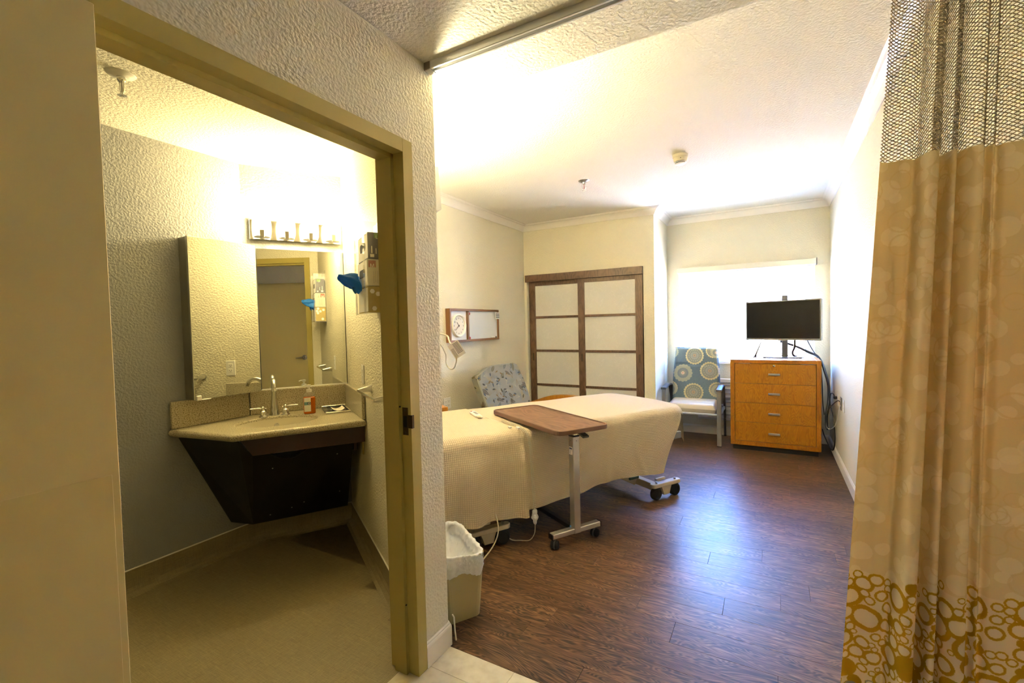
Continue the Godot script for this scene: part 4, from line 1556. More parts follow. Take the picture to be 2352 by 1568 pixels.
func closet() -> void:
	var z := CLOSET_Z
	var v := thing("closet_valance", "walnut brown header board above the sliding closet doors", "valance", Vector3(-2.008, 1.911, z))
	var b := MB.new()
	b.box(Vector3(-0.745, 0, 0.001), Vector3(0.745, 0.087, 0.030), 0.0015)
	obj("board", b, M.walnut, v)
	for k in 2:
		var d := thing("sliding_closet_door", ["left sliding closet door, set back, with white rice paper panes in walnut bars", "right sliding closet door in front, with white rice paper panes in walnut bars"][k], "sliding door", Vector3([-2.733, -2.050][k], 0.012, z - [0.062, 0.018][k]), 0.0, "sliding closet doors")
		var w: float = [0.760, 0.778][k]
		var sl := 0.083
		var tops := [1.862, 1.447, 1.020, 0.585, 0.16]
		for x in [0.0, w - sl]:
			b = MB.new()
			b.box(Vector3(x, 0, -0.017), Vector3(x + sl, 1.906, 0.017), 0.0012)
			var st := obj("stile", b, M.walnut, d)
			if not (k == 0 and x > 0.1):
				# recessed finger pull
				b = MB.new()
				b.xf = Transform3D(Basis(Vector3.RIGHT, Vector3(0, 0, 1), Vector3(0, -1, 0)), Vector3(x + 0.043, 0.944, 0.0172))
				b.prism(rrect(0, 0, 0.024, 0.10, 0.0119, 6), -0.002, 0.0008)
				b = MB.new()
				b.xf = Transform3D(Basis(Vector3.RIGHT, Vector3(0, 0, 1), Vector3(0, -1, 0)), Vector3(x + 0.043, 0.944, 0.0174))
				var o1 := rrect(0, 0, 0.026, 0.104, 0.0129, 6)
				var o2 := rrect(0, 0, 0.019, 0.097, 0.0094, 6)
				for i in o1.size():
					var j := (i + 1) % o1.size()
					b._face([Vector3(o1[i].x, 0.001, o1[i].y), Vector3(o1[j].x, 0.001, o1[j].y), Vector3(o2[j].x, 0.0005, o2[j].y), Vector3(o2[i].x, 0.0005, o2[i].y)], Vector3.UP)
				obj("finger_pull", b, mat("pull_bronze", Color(0.42, 0.30, 0.14), 0.35, 0.7), st)
				b = MB.new()
				b.xf = Transform3D(Basis(Vector3.RIGHT, Vector3(0, 0, 1), Vector3(0, -1, 0)), Vector3(x + 0.043, 0.944, 0.0171))
				b.prism(o2, -0.001, 0.0004)
				obj("pull_recess", b, mat("pull_dark", Color(0.20, 0.14, 0.08), 0.6), st)
		for i in 5:
			var hi: float = [1.906, tops[1] - 0.012 + 0.028, tops[2] - 0.012 + 0.028, tops[3] - 0.012 + 0.028, 0.148][i]
			var lo: float = [1.850, tops[1] - 0.012, tops[2] - 0.012, tops[3] - 0.012, 0.0][i]
			b = MB.new()
			b.box(Vector3(sl, lo, -0.015), Vector3(w - sl, hi, 0.015), 0.0012)
			obj("rail", b, M.walnut, d)
		var edges := [[1.463, 1.850], [1.036, 1.435], [0.601, 1.008], [0.148, 0.573]]
		for e in edges:
			b = MB.new()
			b.box(Vector3(sl - 0.004, e[0] - 0.004, -0.004), Vector3(w - sl + 0.004, e[1] + 0.004, 0.004))
			obj("pane", b, M.rice_paper, d)

func wheel(parent: Node3D, c: Vector3, r: float, w: float, axis: Vector3, hub: Material) -> void:
	var b := MB.new()
	var y := axis.normalized()
	var x := y.cross(Vector3.UP).normalized()
	b.xf = Transform3D(Basis(x, y, x.cross(y)), c)
	b.lathe([Vector2(0, -w / 2), Vector2(r * 0.86, -w / 2), Vector2(r, -w / 2 + r * 0.14), Vector2(r, w / 2 - r * 0.14), Vector2(r * 0.86, w / 2), Vector2(0, w / 2)], 24)
	var o := obj("wheel", b, M.dark_rubber, parent)
	b = MB.new()
	b.xf = Transform3D(Basis(x, y, x.cross(y)), c)
	b.lathe([Vector2(0, -w / 2 - 0.003), Vector2(r * 0.62, -w / 2 - 0.001), Vector2(r * 0.66, w / 2 + 0.001), Vector2(0, w / 2 + 0.003)], 20)
	obj("wheel_hub", b, hub, o)

func bed() -> void:
	var o := bed_thing("hospital_bed", "adjustable hospital bed on grey steel feet with black wheels, under the cream bedspread", "bed")
	var b := MB.new()
	b.box(Vector3(-0.30, 0.50, -2.24), Vector3(0.585, 0.688, -0.20), 0.03)
	obj("mattress", b, M.sheet_white, o)
	b = MB.new()
	b.box(Vector3(-0.30, 0.44, -2.25), Vector3(0.585, 0.498, -0.18), 0.006)
	obj("deck", b, M.grey_metal, o)
	b = MB.new()
	b.box(Vector3(-0.30, 0.30, -0.165), Vector3(0.585, 0.96, -0.130), 0.012)
	obj("headboard", b, M.honey_maple_case, o)
	for al in [1.96, 0.42]:
		b = MB.new()
		b.bar(Vector3(-0.30, 0.10, -al), Vector3(0.57, 0.10, -al), 0.055, 0.055, 0.004)
		obj("crossbar", b, M.bed_paint, o)
		for ac in [0.585, -0.30]:
			var f := Node3D.new()
			f.name = "foot"
			o.add_child(f, true)
			f.position = Vector3(ac, 0, -al)
			b = MB.new()
			# rounded cap plate with a skirt between the wheels
			b.xf = Transform3D(Basis(), Vector3.ZERO)
			b.prism(rrect(0, -0.1, 0.056, 0.305, 0.027, 6), 0.098, 0.128, 0.004)
			obj("foot_plate", b, M.bed_paint, f)
			b = MB.new()
			b.xf = Transform3D(Basis(Vector3(0, 0, -1), Vector3.UP, Vector3.RIGHT), Vector3(-0.004, 0, 0.0))
			var out := [Vector2(0.045, 0.100), Vector2(0.058, 0.070), Vector2(0.070, 0.030), Vector2(0.130, 0.030), Vector2(0.142, 0.070), Vector2(0.155, 0.100)]
			b._face([Vector3(out[0].x, out[0].y, 0.02), Vector3(out[1].x, out[1].y, 0.02), Vector3(out[4].x, out[4].y, 0.02), Vector3(out[5].x, out[5].y, 0.02)], Vector3(0, 0, 1))
			b._face([Vector3(out[1].x, out[1].y, 0.02), Vector3(out[2].x, out[2].y, 0.02), Vector3(out[3].x, out[3].y, 0.02), Vector3(out[4].x, out[4].y, 0.02)], Vector3(0, 0, 1))
			b._face([Vector3(out[0].x, out[0].y, -0.02), Vector3(out[1].x, out[1].y, -0.02), Vector3(out[4].x, out[4].y, -0.02), Vector3(out[5].x, out[5].y, -0.02)], Vector3(0, 0, -1))
			b._face([Vector3(out[1].x, out[1].y, -0.02), Vector3(out[2].x, out[2].y, -0.02), Vector3(out[3].x, out[3].y, -0.02), Vector3(out[4].x, out[4].y, -0.02)], Vector3(0, 0, -1))
			for i in 5:
				b._face([Vector3(out[i].x, out[i].y, 0.02), Vector3(out[i + 1].x, out[i + 1].y, 0.02), Vector3(out[i + 1].x, out[i + 1].y, -0.02), Vector3(out[i].x, out[i].y, -0.02)], Vector3(out[i].x + out[i + 1].x - 0.2, -0.1, 0))
			obj("foot_skirt", b, M.bed_paint, f)
			for z in [0.0, -0.20]:
				b = MB.new()
				var r := 0.049
				b.xf = Transform3D(Basis(Vector3(0, 0, 1), Vector3.RIGHT, Vector3.UP), Vector3(0, r, z))
				b.lathe([Vector2(0, -0.023), Vector2(r * 0.8, -0.023), Vector2(r, -0.014), Vector2(r, 0.014), Vector2(r * 0.8, 0.023), Vector2(r * 0.72, 0.023), Vector2(r * 0.66, 0.017), Vector2(0, 0.019)], 24)
				obj("wheel", b, M.dark_rubber, f)
				b = MB.new()
				b.xf = Transform3D(Basis(), Vector3(0.004, 0.128, z + (0.0 if z > -0.1 else 0.0)))
				b.lathe([Vector2(0.009, 0), Vector2(0.009, 0.012), Vector2(0.006, 0.014), Vector2(0, 0.014)], 8)
				obj("bolt", b, M.brushed_steel, f)
			b = MB.new()
			b.box(Vector3(-0.050, 0.128, -0.135), Vector3(-0.028, 0.148, -0.035), 0.003)
			obj("lug", b, M.bed_paint, f)
	# scissor legs from the feet up to the deck
	for ac in [0.40, -0.12]:
		b = MB.new()
		b.bar(Vector3(ac, 0.10, -0.42), Vector3(ac, 0.44, -1.05), 0.035, 0.06, 0.004)
		obj("scissor_leg", b, M.bed_paint, o)
		b = MB.new()
		b.bar(Vector3(ac, 0.10, -1.92), Vector3(ac, 0.44, -1.30), 0.035, 0.06, 0.004)
		obj("scissor_leg", b, M.bed_paint, o)
	b = MB.new()
	b.box(Vector3(0.30, 0.128, -1.94), Vector3(0.43, 0.150, -1.84), 0.004)
	obj("brake_pedal", b, mat("pedal_green", Color(0.30, 0.42, 0.36), 0.5), o)
	b = MB.new()
	b.tube(curve([Vector3(0.50, 0.56, -2.24), Vector3(0.52, 0.555, -2.285), Vector3(0.44, 0.55, -2.30), Vector3(0.36, 0.555, -2.285), Vector3(0.35, 0.56, -2.24)], 5), 0.004, 8)
	obj("mattress_retainer", b, M.chrome, o)

# near-side hem height along the bed
func hem(a: float) -> float:
	var c := [[0.0, 0.215], [0.24, 0.209], [0.76, 0.200], [1.19, 0.217], [1.40, 0.240], [1.55, 0.252], [1.70, 0.242], [1.985, 0.218], [2.3, 0.218]]
	for i in c.size() - 1:
		if a <= c[i + 1][0]:
			return lerpf(c[i][1], c[i + 1][1], smoothstep(c[i][0], c[i + 1][0], a))
	return 0.218

# a point of the cover: a along the bed, s along its cross-section from the far hem to the near one (0..1)
func cover(a: float, s: float, lift: float, low: float) -> Vector3:
	var x0 := -0.335
	var x1 := 0.618
	var yt := 0.700
	var r := 0.060
	var round_end := 0.0
	if a > 2.16:
		var k := clampf((a - 2.16) / 0.11, 0.0, 1.0)
		round_end = 0.09 * (1.0 - sqrt(maxf(0.0, 1.0 - k * k)))
	x1 -= round_end
	x0 += round_end
	var far := 0.24
	var arc := r * PI / 2
	var top := x1 - x0 - 2.0 * r
	var drop := yt - r - low
	var total := far + arc + top + arc + drop
	var d := s * total
	if d < far:
		return Vector3(x0 - 0.01, yt - r - (far - d), -a)
	d -= far
	if d < arc:
		var t := d / r
		return Vector3(x0 + r - cos(t) * r, yt - r + sin(t) * r, -a)
	d -= arc
	var crown := 0.004 * sin(a * 3.1 + 0.6) + 0.003 * sin(a * 7.0 + d * 6.0)
	if d < top:
		var e := sin(PI * d / top)
		return Vector3(x0 + r + d, yt + lift + (crown + 0.006) * e, -a)
	d -= top
	if d < arc:
		var t := d / r
		return Vector3(x1 - r + sin(t) * (r + lift), yt - r + cos(t) * (r + lift), -a)
	d -= arc
	var q := d / drop
	return Vector3(x1 + lift, yt - r - d, -a)

func bedspread() -> void:
	var o := bed_thing("bedspread", "cream quilted bedspread draped over the bed down its near side", "bedspread")
	var b := MB.new()
	var cell := 0.0128 * 8.0
	var side := func(u: float, v: float) -> Vector3:
		var a0 := 0.19 + u * 2.08
		var p := cover(a0, v, 0.0, hem(a0))
		var depth := clampf((0.64 - p.y) / 0.42, 0.0, 1.0) if p.x > 0.4 else 0.0
		# the free corner of the drop slants back under the foot end
		var a := 0.19 + u * (2.08 - depth * 0.275)
		p = cover(a if p.x > 0.4 and depth > 0.0 else a0, v, 0.0, hem(a))
		p.z = -a
		if depth > 0.0:
			var f := 0.010 * sin(a * 7.5 + 0.8) + 0.007 * sin(a * 17.0) + 0.006 * sin(a * 4.0 - p.y * 9.0)
			# two soft creases near the foot
			f += 0.012 * exp(-pow((a - 1.72 - (0.45 - p.y) * 0.35) / 0.035, 2)) * depth
			f += 0.010 * exp(-pow((a - 1.45) / 0.03, 2)) * depth
			p.x += f * pow(depth, 0.8) + 0.012 * depth
		else:
			p.y += 0.002 * sin(a0 * 11.0)
		return p
	b.sheet(170, 110, side, func(u: float, v: float) -> Vector2: return Vector2(u * 2.08 / cell, v * 1.85 / cell), true)
	obj("cover", b, M.bedspread_cloth, o)
	# the foot end hangs down a little
	b = MB.new()
	b.sheet(40, 14, func(u: float, v: float) -> Vector3:
		var p := cover(2.265, lerpf(0.155, 0.735, u), 0.0, 0.22)
		var t := v * 1.6
		var dn := 0.05 * (1.0 - cos(minf(t, PI / 2))) + maxf(0.0, t - PI / 2) * 0.05 + maxf(0.0, v - 0.5) * 0.42
		return Vector3(p.x, p.y - dn, p.z - 0.045 * sin(minf(t, PI / 2))), func(u: float, v: float) -> Vector2: return Vector2(u * 1.0 / cell, v * 0.3 / cell))
	obj("foot_drop", b, M.bedspread_cloth, o)
	# an upper fold of the cloth, laid over the head half
	b = MB.new()
	b.sheet(90, 80, func(u: float, v: float) -> Vector3:
		var a := 0.18 + u * 0.58
		var s := lerpf(0.18, 1.0, v)
		var p := cover(a, s, 0.010, 0.200)
		var depth := clampf((0.655 - p.y) / 0.455, 0.0, 1.0) if p.x > 0.4 else 0.0
		if depth > 0.0:
			var w := smoothstep(0.0, 0.3, depth)
			var f := 0.024 * sin(a * 17.0 + 1.2) + 0.010 * sin(a * 33.0 + 0.4) + 0.016 * exp(-pow((a - 0.735) / 0.02, 2))
			p.x += (f + 0.032) * w * (0.55 + 0.45 * depth)
			# gathered below the clip
			p.x += 0.008 * sin((a - 0.62) * 90.0) * exp(-pow((a - 0.68) / 0.07, 2)) * exp(-pow((p.y - 0.60) / 0.07, 2))
			p.y -= 0.05 * depth * (a - 0.13) * 0.9
		else:
			p.y += 0.003 * sin(a * 24.0 + p.x * 7.0) * smoothstep(0.0, 0.4, p.x)
		return p, func(u: float, v: float) -> Vector2: return Vector2(u * 0.63 / cell + 0.3, v * 1.5 / cell), true)
	obj("upper_fold", b, M.bedspread_cloth, o)

func overbed_table() -> void:
	var o := bed_thing("overbed_table", "rolling overbed table with a brown wood top reaching across the bed", "overbed table", 1.03, 0.80)
	var b := MB.new()
	b.prism(rrect(-0.305, 0.01, 0.865, 0.385, 0.05, 6), 0.722, 0.740, 0.002)
	obj("table_top", b, M.table_laminate, o)
	# raised edge round the top
	b = MB.new()
	var p1 := rrect(-0.305, 0.01, 0.873, 0.393, 0.054, 6)
	var p2 := rrect(-0.305, 0.01, 0.853, 0.373, 0.044, 6)
	for i in p1.size():
		var j := (i + 1) % p1.size()
		var n := Vector3(p1[i].x + 0.305, 0, p1[i].y)
		b._face([Vector3(p1[i].x, 0.719, p1[i].y), Vector3(p1[j].x, 0.719, p1[j].y), Vector3(p1[j].x, 0.744, p1[j].y), Vector3(p1[i].x, 0.744, p1[i].y)], n)
		b._face([Vector3(p1[i].x, 0.744, p1[i].y), Vector3(p1[j].x, 0.744, p1[j].y), Vector3(p2[j].x, 0.7445, p2[j].y), Vector3(p2[i].x, 0.7445, p2[i].y)], Vector3.UP)
		b._face([Vector3(p2[i].x, 0.7445, p2[i].y), Vector3(p2[j].x, 0.7445, p2[j].y), Vector3(p2[j].x, 0.740, p2[j].y), Vector3(p2[i].x, 0.740, p2[i].y)], -n)
		b._face([Vector3(p1[i].x, 0.719, p1[i].y), Vector3(p1[j].x, 0.719, p1[j].y), Vector3(p2[j].x, 0.719, p2[j].y), Vector3(p2[i].x, 0.719, p2[i].y)], Vector3.DOWN)
	obj("raised_edge", b, mat("table_edge", Color(0.40, 0.29, 0.22), 0.45), o)
	b = MB.new()
	b.box(Vector3(-0.27, 0.708, -0.05), Vector3(0.04, 0.721, 0.05), 0.003)
	obj("support_plate", b, M.grey_plastic, o)
	b = MB.new()
	b.cbox(Vector3(0, 0.69, 0), Vector3(0.036, 0.045, 0.030), 0.003)
	obj("inner_tube", b, M.chrome, o)
	b = MB.new()
	b.cbox(Vector3(0, 0.672, 0), Vector3(0.052, 0.007, 0.052), 0.002)
	obj("collar", b, M.black_plastic, o)
	b = MB.new()
	b.box(Vector3(-0.0245, 0.058, -0.0245), Vector3(0.0245, 0.670, 0.0245), 0.003)
	var post := obj("outer_tube", b, M.brushed_chrome if M.has("brushed_chrome") else mat("brushed_chrome", Color(0.80, 0.78, 0.75), 0.22, 0.7), o)
	for f in 2:
		b = MB.new()
		b.xf = Transform3D(Basis(Vector3.RIGHT, Vector3(0, 0, 1), Vector3(0, -1, 0)), Vector3(0, 0.643, 0.0245)) if f == 0 else Transform3D(Basis(Vector3(0, 0, -1), Vector3.RIGHT, Vector3(0, -1, 0)), Vector3(0.0245, 0.643, 0))
		b.lathe([Vector2(0.003, 0), Vector2(0.003, 0.0004), Vector2(0, 0.0004)], 10)
		obj("adjusting_hole", b, M.hole, post)
	b = MB.new()
	b.box(Vector3(-0.018, 0.555, 0.0245), Vector3(0.016, 0.604, 0.0251))
	obj("rating_label", b, M.paper, post)
	b = MB.new()
	b.box(Vector3(-0.015, 0.588, 0.0251), Vector3(0.012, 0.599, 0.0254))
	for i in 3:
		b.box(Vector3(-0.015, 0.580 - i * 0.009, 0.0251), Vector3(0.008 - i * 0.004, 0.5825 - i * 0.009, 0.0254))
	obj("label_print", b, mat("label_blue", Color(0.25, 0.28, 0.42), 0.7), post)
	b = MB.new()
	b.xf = Transform3D(Basis(Vector3.BACK, -0.32), Vector3(0.03, 0.712, -0.005))
	b.prism([Vector2(-0.02, -0.016), Vector2(0.05, -0.022), Vector2(0.088, -0.024), Vector2(0.088, 0.02), Vector2(0.045, 0.018), Vector2(-0.02, 0.012)], -0.006, 0.006, 0.003)
	obj("height_lever", b, M.grey_plastic, o)
	# H base: a bar on each side of the bed's feet, a long bar between
	for ac in [0.0, -0.70]:
		b = MB.new()
		b.box(Vector3(ac - 0.022, 0.058, -0.185), Vector3(ac + 0.022, 0.092, 0.185), 0.004)
		obj("base_bar", b, M.brushed_chrome, o)
		for s in [-1, 1]:
			b = MB.new()
			b.box(Vector3(ac - 0.0225, 0.0575, s * 0.188 - 0.003), Vector3(ac + 0.0225, 0.0925, s * 0.188 + 0.003), 0.002)
			obj("end_cap", b, M.black_plastic, o)
			caster(o, Vector3(ac + 0.004, 0, s * 0.158), 0.026, 0.7 if s > 0 else 0.3)
	b = MB.new()
	b.box(Vector3(-0.68, 0.060, -0.018), Vector3(-0.022, 0.088, 0.018), 0.003)
	obj("cross_bar", b, M.black_plastic, o)
	b = MB.new()
	b.box(Vector3(-0.026, 0.062, 0.022), Vector3(-0.012, 0.100, 0.027), 0.002)
	obj("blue_tag", b, M.blue_glove, o)

# a twin-wheel furniture caster under a point
func caster(parent: Node3D, at: Vector3, r: float, turn: float) -> void:
	var g := Node3D.new()
	g.name = "caster"
	parent.add_child(g, true)
	g.position = at
	g.rotation.y = turn
	var b := MB.new()
	for s in [-1, 1]:
		b.xf = Transform3D(Basis(Vector3(0, 0, 1), Vector3.RIGHT, Vector3.UP), Vector3(s * 0.013, r, 0.012))
		b.lathe([Vector2(0, -0.010), Vector2(r * 0.8, -0.010), Vector2(r, -0.005), Vector2(r, 0.005), Vector2(r * 0.8, 0.010), Vector2(r * 0.3, 0.012), Vector2(0, 0.012)], 20)
	obj("wheels", b, M.dark_rubber, g)
	b = MB.new()
	b.xf = Transform3D(Basis(Vector3(0, 0, 1), Vector3.RIGHT, Vector3.UP), Vector3(0, r, 0.012))
	b.lathe([Vector2(0, -0.004), Vector2(r * 1.08, -0.004), Vector2(r * 1.08, 0.004), Vector2(0, 0.004)], 20)
	b.xf = Transform3D()
	b.tube([Vector3(0, r, 0), Vector3(0, 0.06, 0)], 0.007, 8)
	obj("fork", b, M.grey_plastic, g)

# a cushion with rolled edges: w wide, h high, t thick, standing in x-y with its front towards +z
func cushion(w: float, h: float, t: float, r: float, shape: Callable, seam := -1.0) -> MB:
	var b := MB.new()
	for side in 2:
		b.sheet(36, 40, func(u: float, v: float) -> Vector3:
			var p: Vector2 = shape.call(u, v)
			var e := minf(minf(u, 1.0 - u) * w, minf(v, 1.0 - v) * h)
			var k := minf(e / r, 1.0)
			var z := t * 0.5 * sqrt(maxf(0.0, 1.0 - (1.0 - k) * (1.0 - k)))
			if seam > 0.0 and side == 0:
				z -= 0.010 * exp(-pow((v - seam) * h / 0.007, 2))
			return Vector3(p.x, p.y, z if side == 0 else -z), func(u: float, v: float) -> Vector2: return Vector2(u, v), side == 0)
	return b

func patient_chair() -> void:
	var o := thing("patient_chair", "grey metal armchair with a blue medallion back by the window", "armchair", Vector3(-0.79, 0, -5.65))
	# back
	var back := cushion(0.52, 0.65, 0.075, 0.035, func(u: float, v: float) -> Vector2:
		var half := lerpf(0.237, 0.262, smoothstep(0.0, 0.6, v))
		return Vector2((u * 2.0 - 1.0) * half, 0.325 - v * 0.65), 0.325)
	var bo := obj("back", back, M.medallion_fabric, o)
	bo.position = Vector3(0.0, 0.735, -0.145)
	bo.rotation.x = deg_to_rad(-9.0)
	# seat
	var seat := cushion(0.51, 0.46, 0.11, 0.045, func(u: float, v: float) -> Vector2: return Vector2((u * 2.0 - 1.0) * 0.257, 0.23 - v * 0.46))
	var so := obj("seat", seat, M.cream_vinyl, o)
	so.position = Vector3(-0.005, 0.402, 0.02)
	so.rotation.x = deg_to_rad(-87.0)
	var b := MB.new()
	b.bar(Vector3(-0.275, 0.338, 0.25), Vector3(0.275, 0.338, 0.25), 0.018, 0.022, 0.004)
	obj("front_rail", b, M.aluminium, o)
	b = MB.new()
	b.bar(Vector3(-0.275, 0.338, -0.20), Vector3(0.275, 0.338, -0.20), 0.018, 0.022, 0.004)
	obj("rear_rail", b, M.aluminium, o)
	for s in [-1, 1]:
		var x: float = 0.288 * s
		b = MB.new()
		b.xf = Transform3D(Basis(), Vector3(x, 0, 0.278))
		b.prism(rrect(0, 0, 0.046, 0.034, 0.014, 4), 0.004, 0.600)
		obj("leg", b, M.grey_metal, o)
		b = MB.new()
		b.xf = Transform3D(Basis(), Vector3(x, 0, 0.278))
		b.prism(rrect(0, 0, 0.049, 0.037, 0.014, 4), 0.0, 0.009, 0.001)
		obj("glide", b, M.black_plastic, o)
		b = MB.new()
		b.tube(curve([Vector3(x + 0.012 * s, 0.004, -0.272), Vector3(x + 0.012 * s, 0.33, -0.235), Vector3(x + 0.010 * s, 0.585, -0.165)], 4), 0.0125, 10)
		obj("leg", b, M.grey_plastic, o)
		b = MB.new()
		b.tube([Vector3(x + 0.012 * s, 0.0, -0.272), Vector3(x + 0.012 * s, 0.012, -0.272)], 0.015, 10)
		obj("glide", b, M.black_plastic, o)
		b = MB.new()
		b.bar(Vector3(x, 0.345, 0.27), Vector3(x + 0.008 * s, 0.345, -0.235), 0.02, 0.035, 0.003)
		obj("side_rail", b, M.aluminium, o)
		# arm: a padded top that bends down behind
		b = MB.new()
		var pth := curve([Vector3(x, 0.612, 0.305), Vector3(x, 0.618, 0.22), Vector3(x, 0.630, 0.10), Vector3(x, 0.624, -0.03), Vector3(x, 0.598, -0.115), Vector3(x - 0.004 * s, 0.50, -0.145), Vector3(x - 0.012 * s, 0.40, -0.150)], 5)
		var k := pth.size()
		b.sheet(12, k - 1, func(u: float, v: float) -> Vector3:
			var i := int(round(v * (k - 1)))
			var c: Vector3 = pth[i]
			var d: Vector3 = (pth[mini(i + 1, k - 1)] - pth[maxi(i - 1, 0)]).normalized()
			var up := Vector3.RIGHT.cross(d).normalized() * -1.0
			var wd := 0.030 if v < 0.6 else lerpf(0.030, 0.014, (v - 0.6) / 0.4)
			var a := TAU * u
			return c + Vector3.RIGHT * wd * signf(cos(a)) * pow(absf(cos(a)), 0.5) + up * 0.013 * signf(sin(a)) * pow(absf(sin(a)), 0.6))
		b.cbox(Vector3(x, 0.612, 0.305), Vector3(0.056, 0.024, 0.006), 0.003)
		obj("arm", b, M.grey_plastic, o)

func leaf_chair() -> void:
	# its back leans towards the left wall; the outline is measured in the plane of that back
	var o := thing("leaf_armchair", "wide wooden-armed armchair with leaf patterned fabric beyond the bed", "armchair", Vector3(-2.10, 0, -4.03), -10.0)
	var e := Vector3(cos(deg_to_rad(10)), 0, sin(deg_to_rad(10)))
	# local axes: x forwards (towards the room), z to the chair's right
	var outl := [Vector2(-0.355, -0.16), Vector2(-0.36, 0.03), Vector2(-0.41, 0.329), Vector2(-0.40, 0.350), Vector2(-0.215, 0.425), Vector2(-0.149, 0.435), Vector2(0.185, 0.437), Vector2(0.245, 0.412), Vector2(0.285, 0.30), Vector2(0.312, 0.204), Vector2(0.330, 0.023), Vector2(0.338, -0.16)]
	var b := MB.new()
	var lean := deg_to_rad(16)
	# prism axes: polygon (x to the right of the picture, z down), thickness along the back's normal
	var h := Vector3(0, 0, -1)
	var n := Vector3(cos(lean), sin(lean), 0)
	var up := n.cross(h) * -1.0
	if up.y < 0:
		up = -up
	var zz := h.cross(n)
	var sgn: float = signf(zz.dot(up))
	b.xf = Transform3D(Basis(h, n, zz), Vector3(-0.24, 0.55, 0.0))
	b.prism(outl.map(func(p): return Vector2(p.x, p.y * sgn)), -0.09, 0.0, 0.012)
	for i in b.t.size():
		b.t[i] = b.t[i] * 1.6
	obj("back", b, M.leaf_fabric, o)
	b = MB.new()
	b.box(Vector3(-0.30, 0.30, -0.31), Vector3(0.30, 0.44, 0.31), 0.03)
	for i in b.t.size():
		b.t[i] = b.t[i] * 1.6
	obj("seat", b, M.leaf_fabric, o)
	for s in [-1, 1]:
		var z: float = 0.335 * s
		# bowed wooden arm board
		b = MB.new()
		var pth := curve([Vector3(-0.30, 0.520, z), Vector3(-0.15, 0.568, z), Vector3(0.0, 0.618, z), Vector3(0.12, 0.638, z), Vector3(0.24, 0.646, z), Vector3(0.36, 0.640, z)], 5)
		for i in pth.size() - 1:
			var p: Vector3 = pth[i]
			var q: Vector3 = pth[i + 1]
			var w := 0.030
			b._face([p + Vector3(0, 0, -w), q + Vector3(0, 0, -w), q + Vector3(0, 0, w), p + Vector3(0, 0, w)], Vector3.UP)
			b._face([p + Vector3(0, -0.05, -w), q + Vector3(0, -0.05, -w), q + Vector3(0, -0.05, w), p + Vector3(0, -0.05, w)], Vector3.DOWN)
			for d in [-1, 1]:
				b._face([p + Vector3(0, 0, w * d), q + Vector3(0, 0, w * d), q + Vector3(0, -0.05, w * d), p + Vector3(0, -0.05, w * d)], Vector3(0, 0, d))
		var f: Vector3 = pth[pth.size() - 1]
		b._face([f + Vector3(0, 0, -0.030), f + Vector3(0, 0, 0.030), f + Vector3(0, -0.05, 0.030), f + Vector3(0, -0.05, -0.030)], Vector3.RIGHT)
		obj("arm", b, M.honey_maple, o)
		for x in [-0.26, 0.31]:
			b = MB.new()
			b.box(Vector3(x - 0.022, 0, z - 0.022), Vector3(x + 0.022, 0.60 if x > 0 else 0.50, z + 0.022), 0.004)
			obj("leg", b, M.honey_maple, o)

func chest() -> void:
	var o := thing("chest_of_drawers", "honey maple chest of four drawers under the television", "chest of drawers", Vector3(0.0135, 0, -5.34))
	var w := 0.4015
	var back := -0.50
	var b := MB.new()
	b.box(Vector3(-w, 0.055, back), Vector3(-w + 0.040, 0.953, 0.0), 0.0015)
	obj("case_side", b, M.honey_maple_case, o)
	b = MB.new()
	b.box(Vector3(w - 0.040, 0.055, back), Vector3(w, 0.953, 0.0), 0.0015)
	obj("case_side", b, M.honey_maple_case, o)
	b = MB.new()
	b.box(Vector3(-w + 0.0402, 0.917, back), Vector3(w - 0.0402, 0.953, 0.0), 0.0015)
	obj("case_top", b, M.honey_maple_case, o)
	b = MB.new()
	b.box(Vector3(-w + 0.0402, 0.055, back), Vector3(w - 0.0402, 0.100, 0.0), 0.0015)
	obj("case_bottom", b, M.honey_maple_case, o)
	b = MB.new()
	b.box(Vector3(-w + 0.04, 0.1, back), Vector3(w - 0.04, 0.917, back + 0.02))
	obj("case_back", b, M.honey_maple_case, o)
	b = MB.new()
	b.box(Vector3(-w + 0.022, 0.0, back + 0.03), Vector3(w - 0.022, 0.055, -0.035), 0.001)
	obj("plinth", b, mat("plinth_dark", Color(0.10, 0.095, 0.09), 0.6), o)
	var ys := [[0.7085, 0.912], [0.5075, 0.7055], [0.3045, 0.5045], [0.1035, 0.3015]]
	for k in 4:
		b = MB.new()
		b.box(Vector3(-w + 0.0435, ys[k][0], -0.05), Vector3(w - 0.0435, ys[k][1], 0.0 if k > 0 else -0.001), 0.001)
		var m: StandardMaterial3D = M.honey_maple.duplicate()
		m.uv1_offset = Vector3(0.13 * k, 0.29 * k, 0)
		var d := obj("drawer", b, m, o)
		b = MB.new()
		var hy: float = [0.806, 0.606, 0.401, 0.195][k]
		b.box(Vector3(-0.052, hy - 0.010, 0.004), Vector3(0.052, hy + 0.010, 0.026), 0.003)
		obj("handle", b, M.brushed_steel, d)
		if k == 0:
			b = MB.new()
			b.xf = Transform3D(Basis(Vector3.RIGHT, Vector3(0, 0, 1), Vector3(0, -1, 0)), Vector3(0, 0.894, -0.001))
			b.lathe([Vector2(0.010, 0), Vector2(0.010, 0.003), Vector2(0.007, 0.0045), Vector2(0.003, 0.0045), Vector2(0.003, 0.002), Vector2(0, 0.002)], 18)
			obj("lock", b, M.chrome, d)
	for x in [[-0.325, -0.215], [0.225, 0.338]]:
		b = MB.new()
		b.box(Vector3(x[0], 0.9125, -0.01), Vector3(x[1], 0.9168, 0.0025), 0.0008)
		obj("pull_strip", b, M.brushed_steel, o)

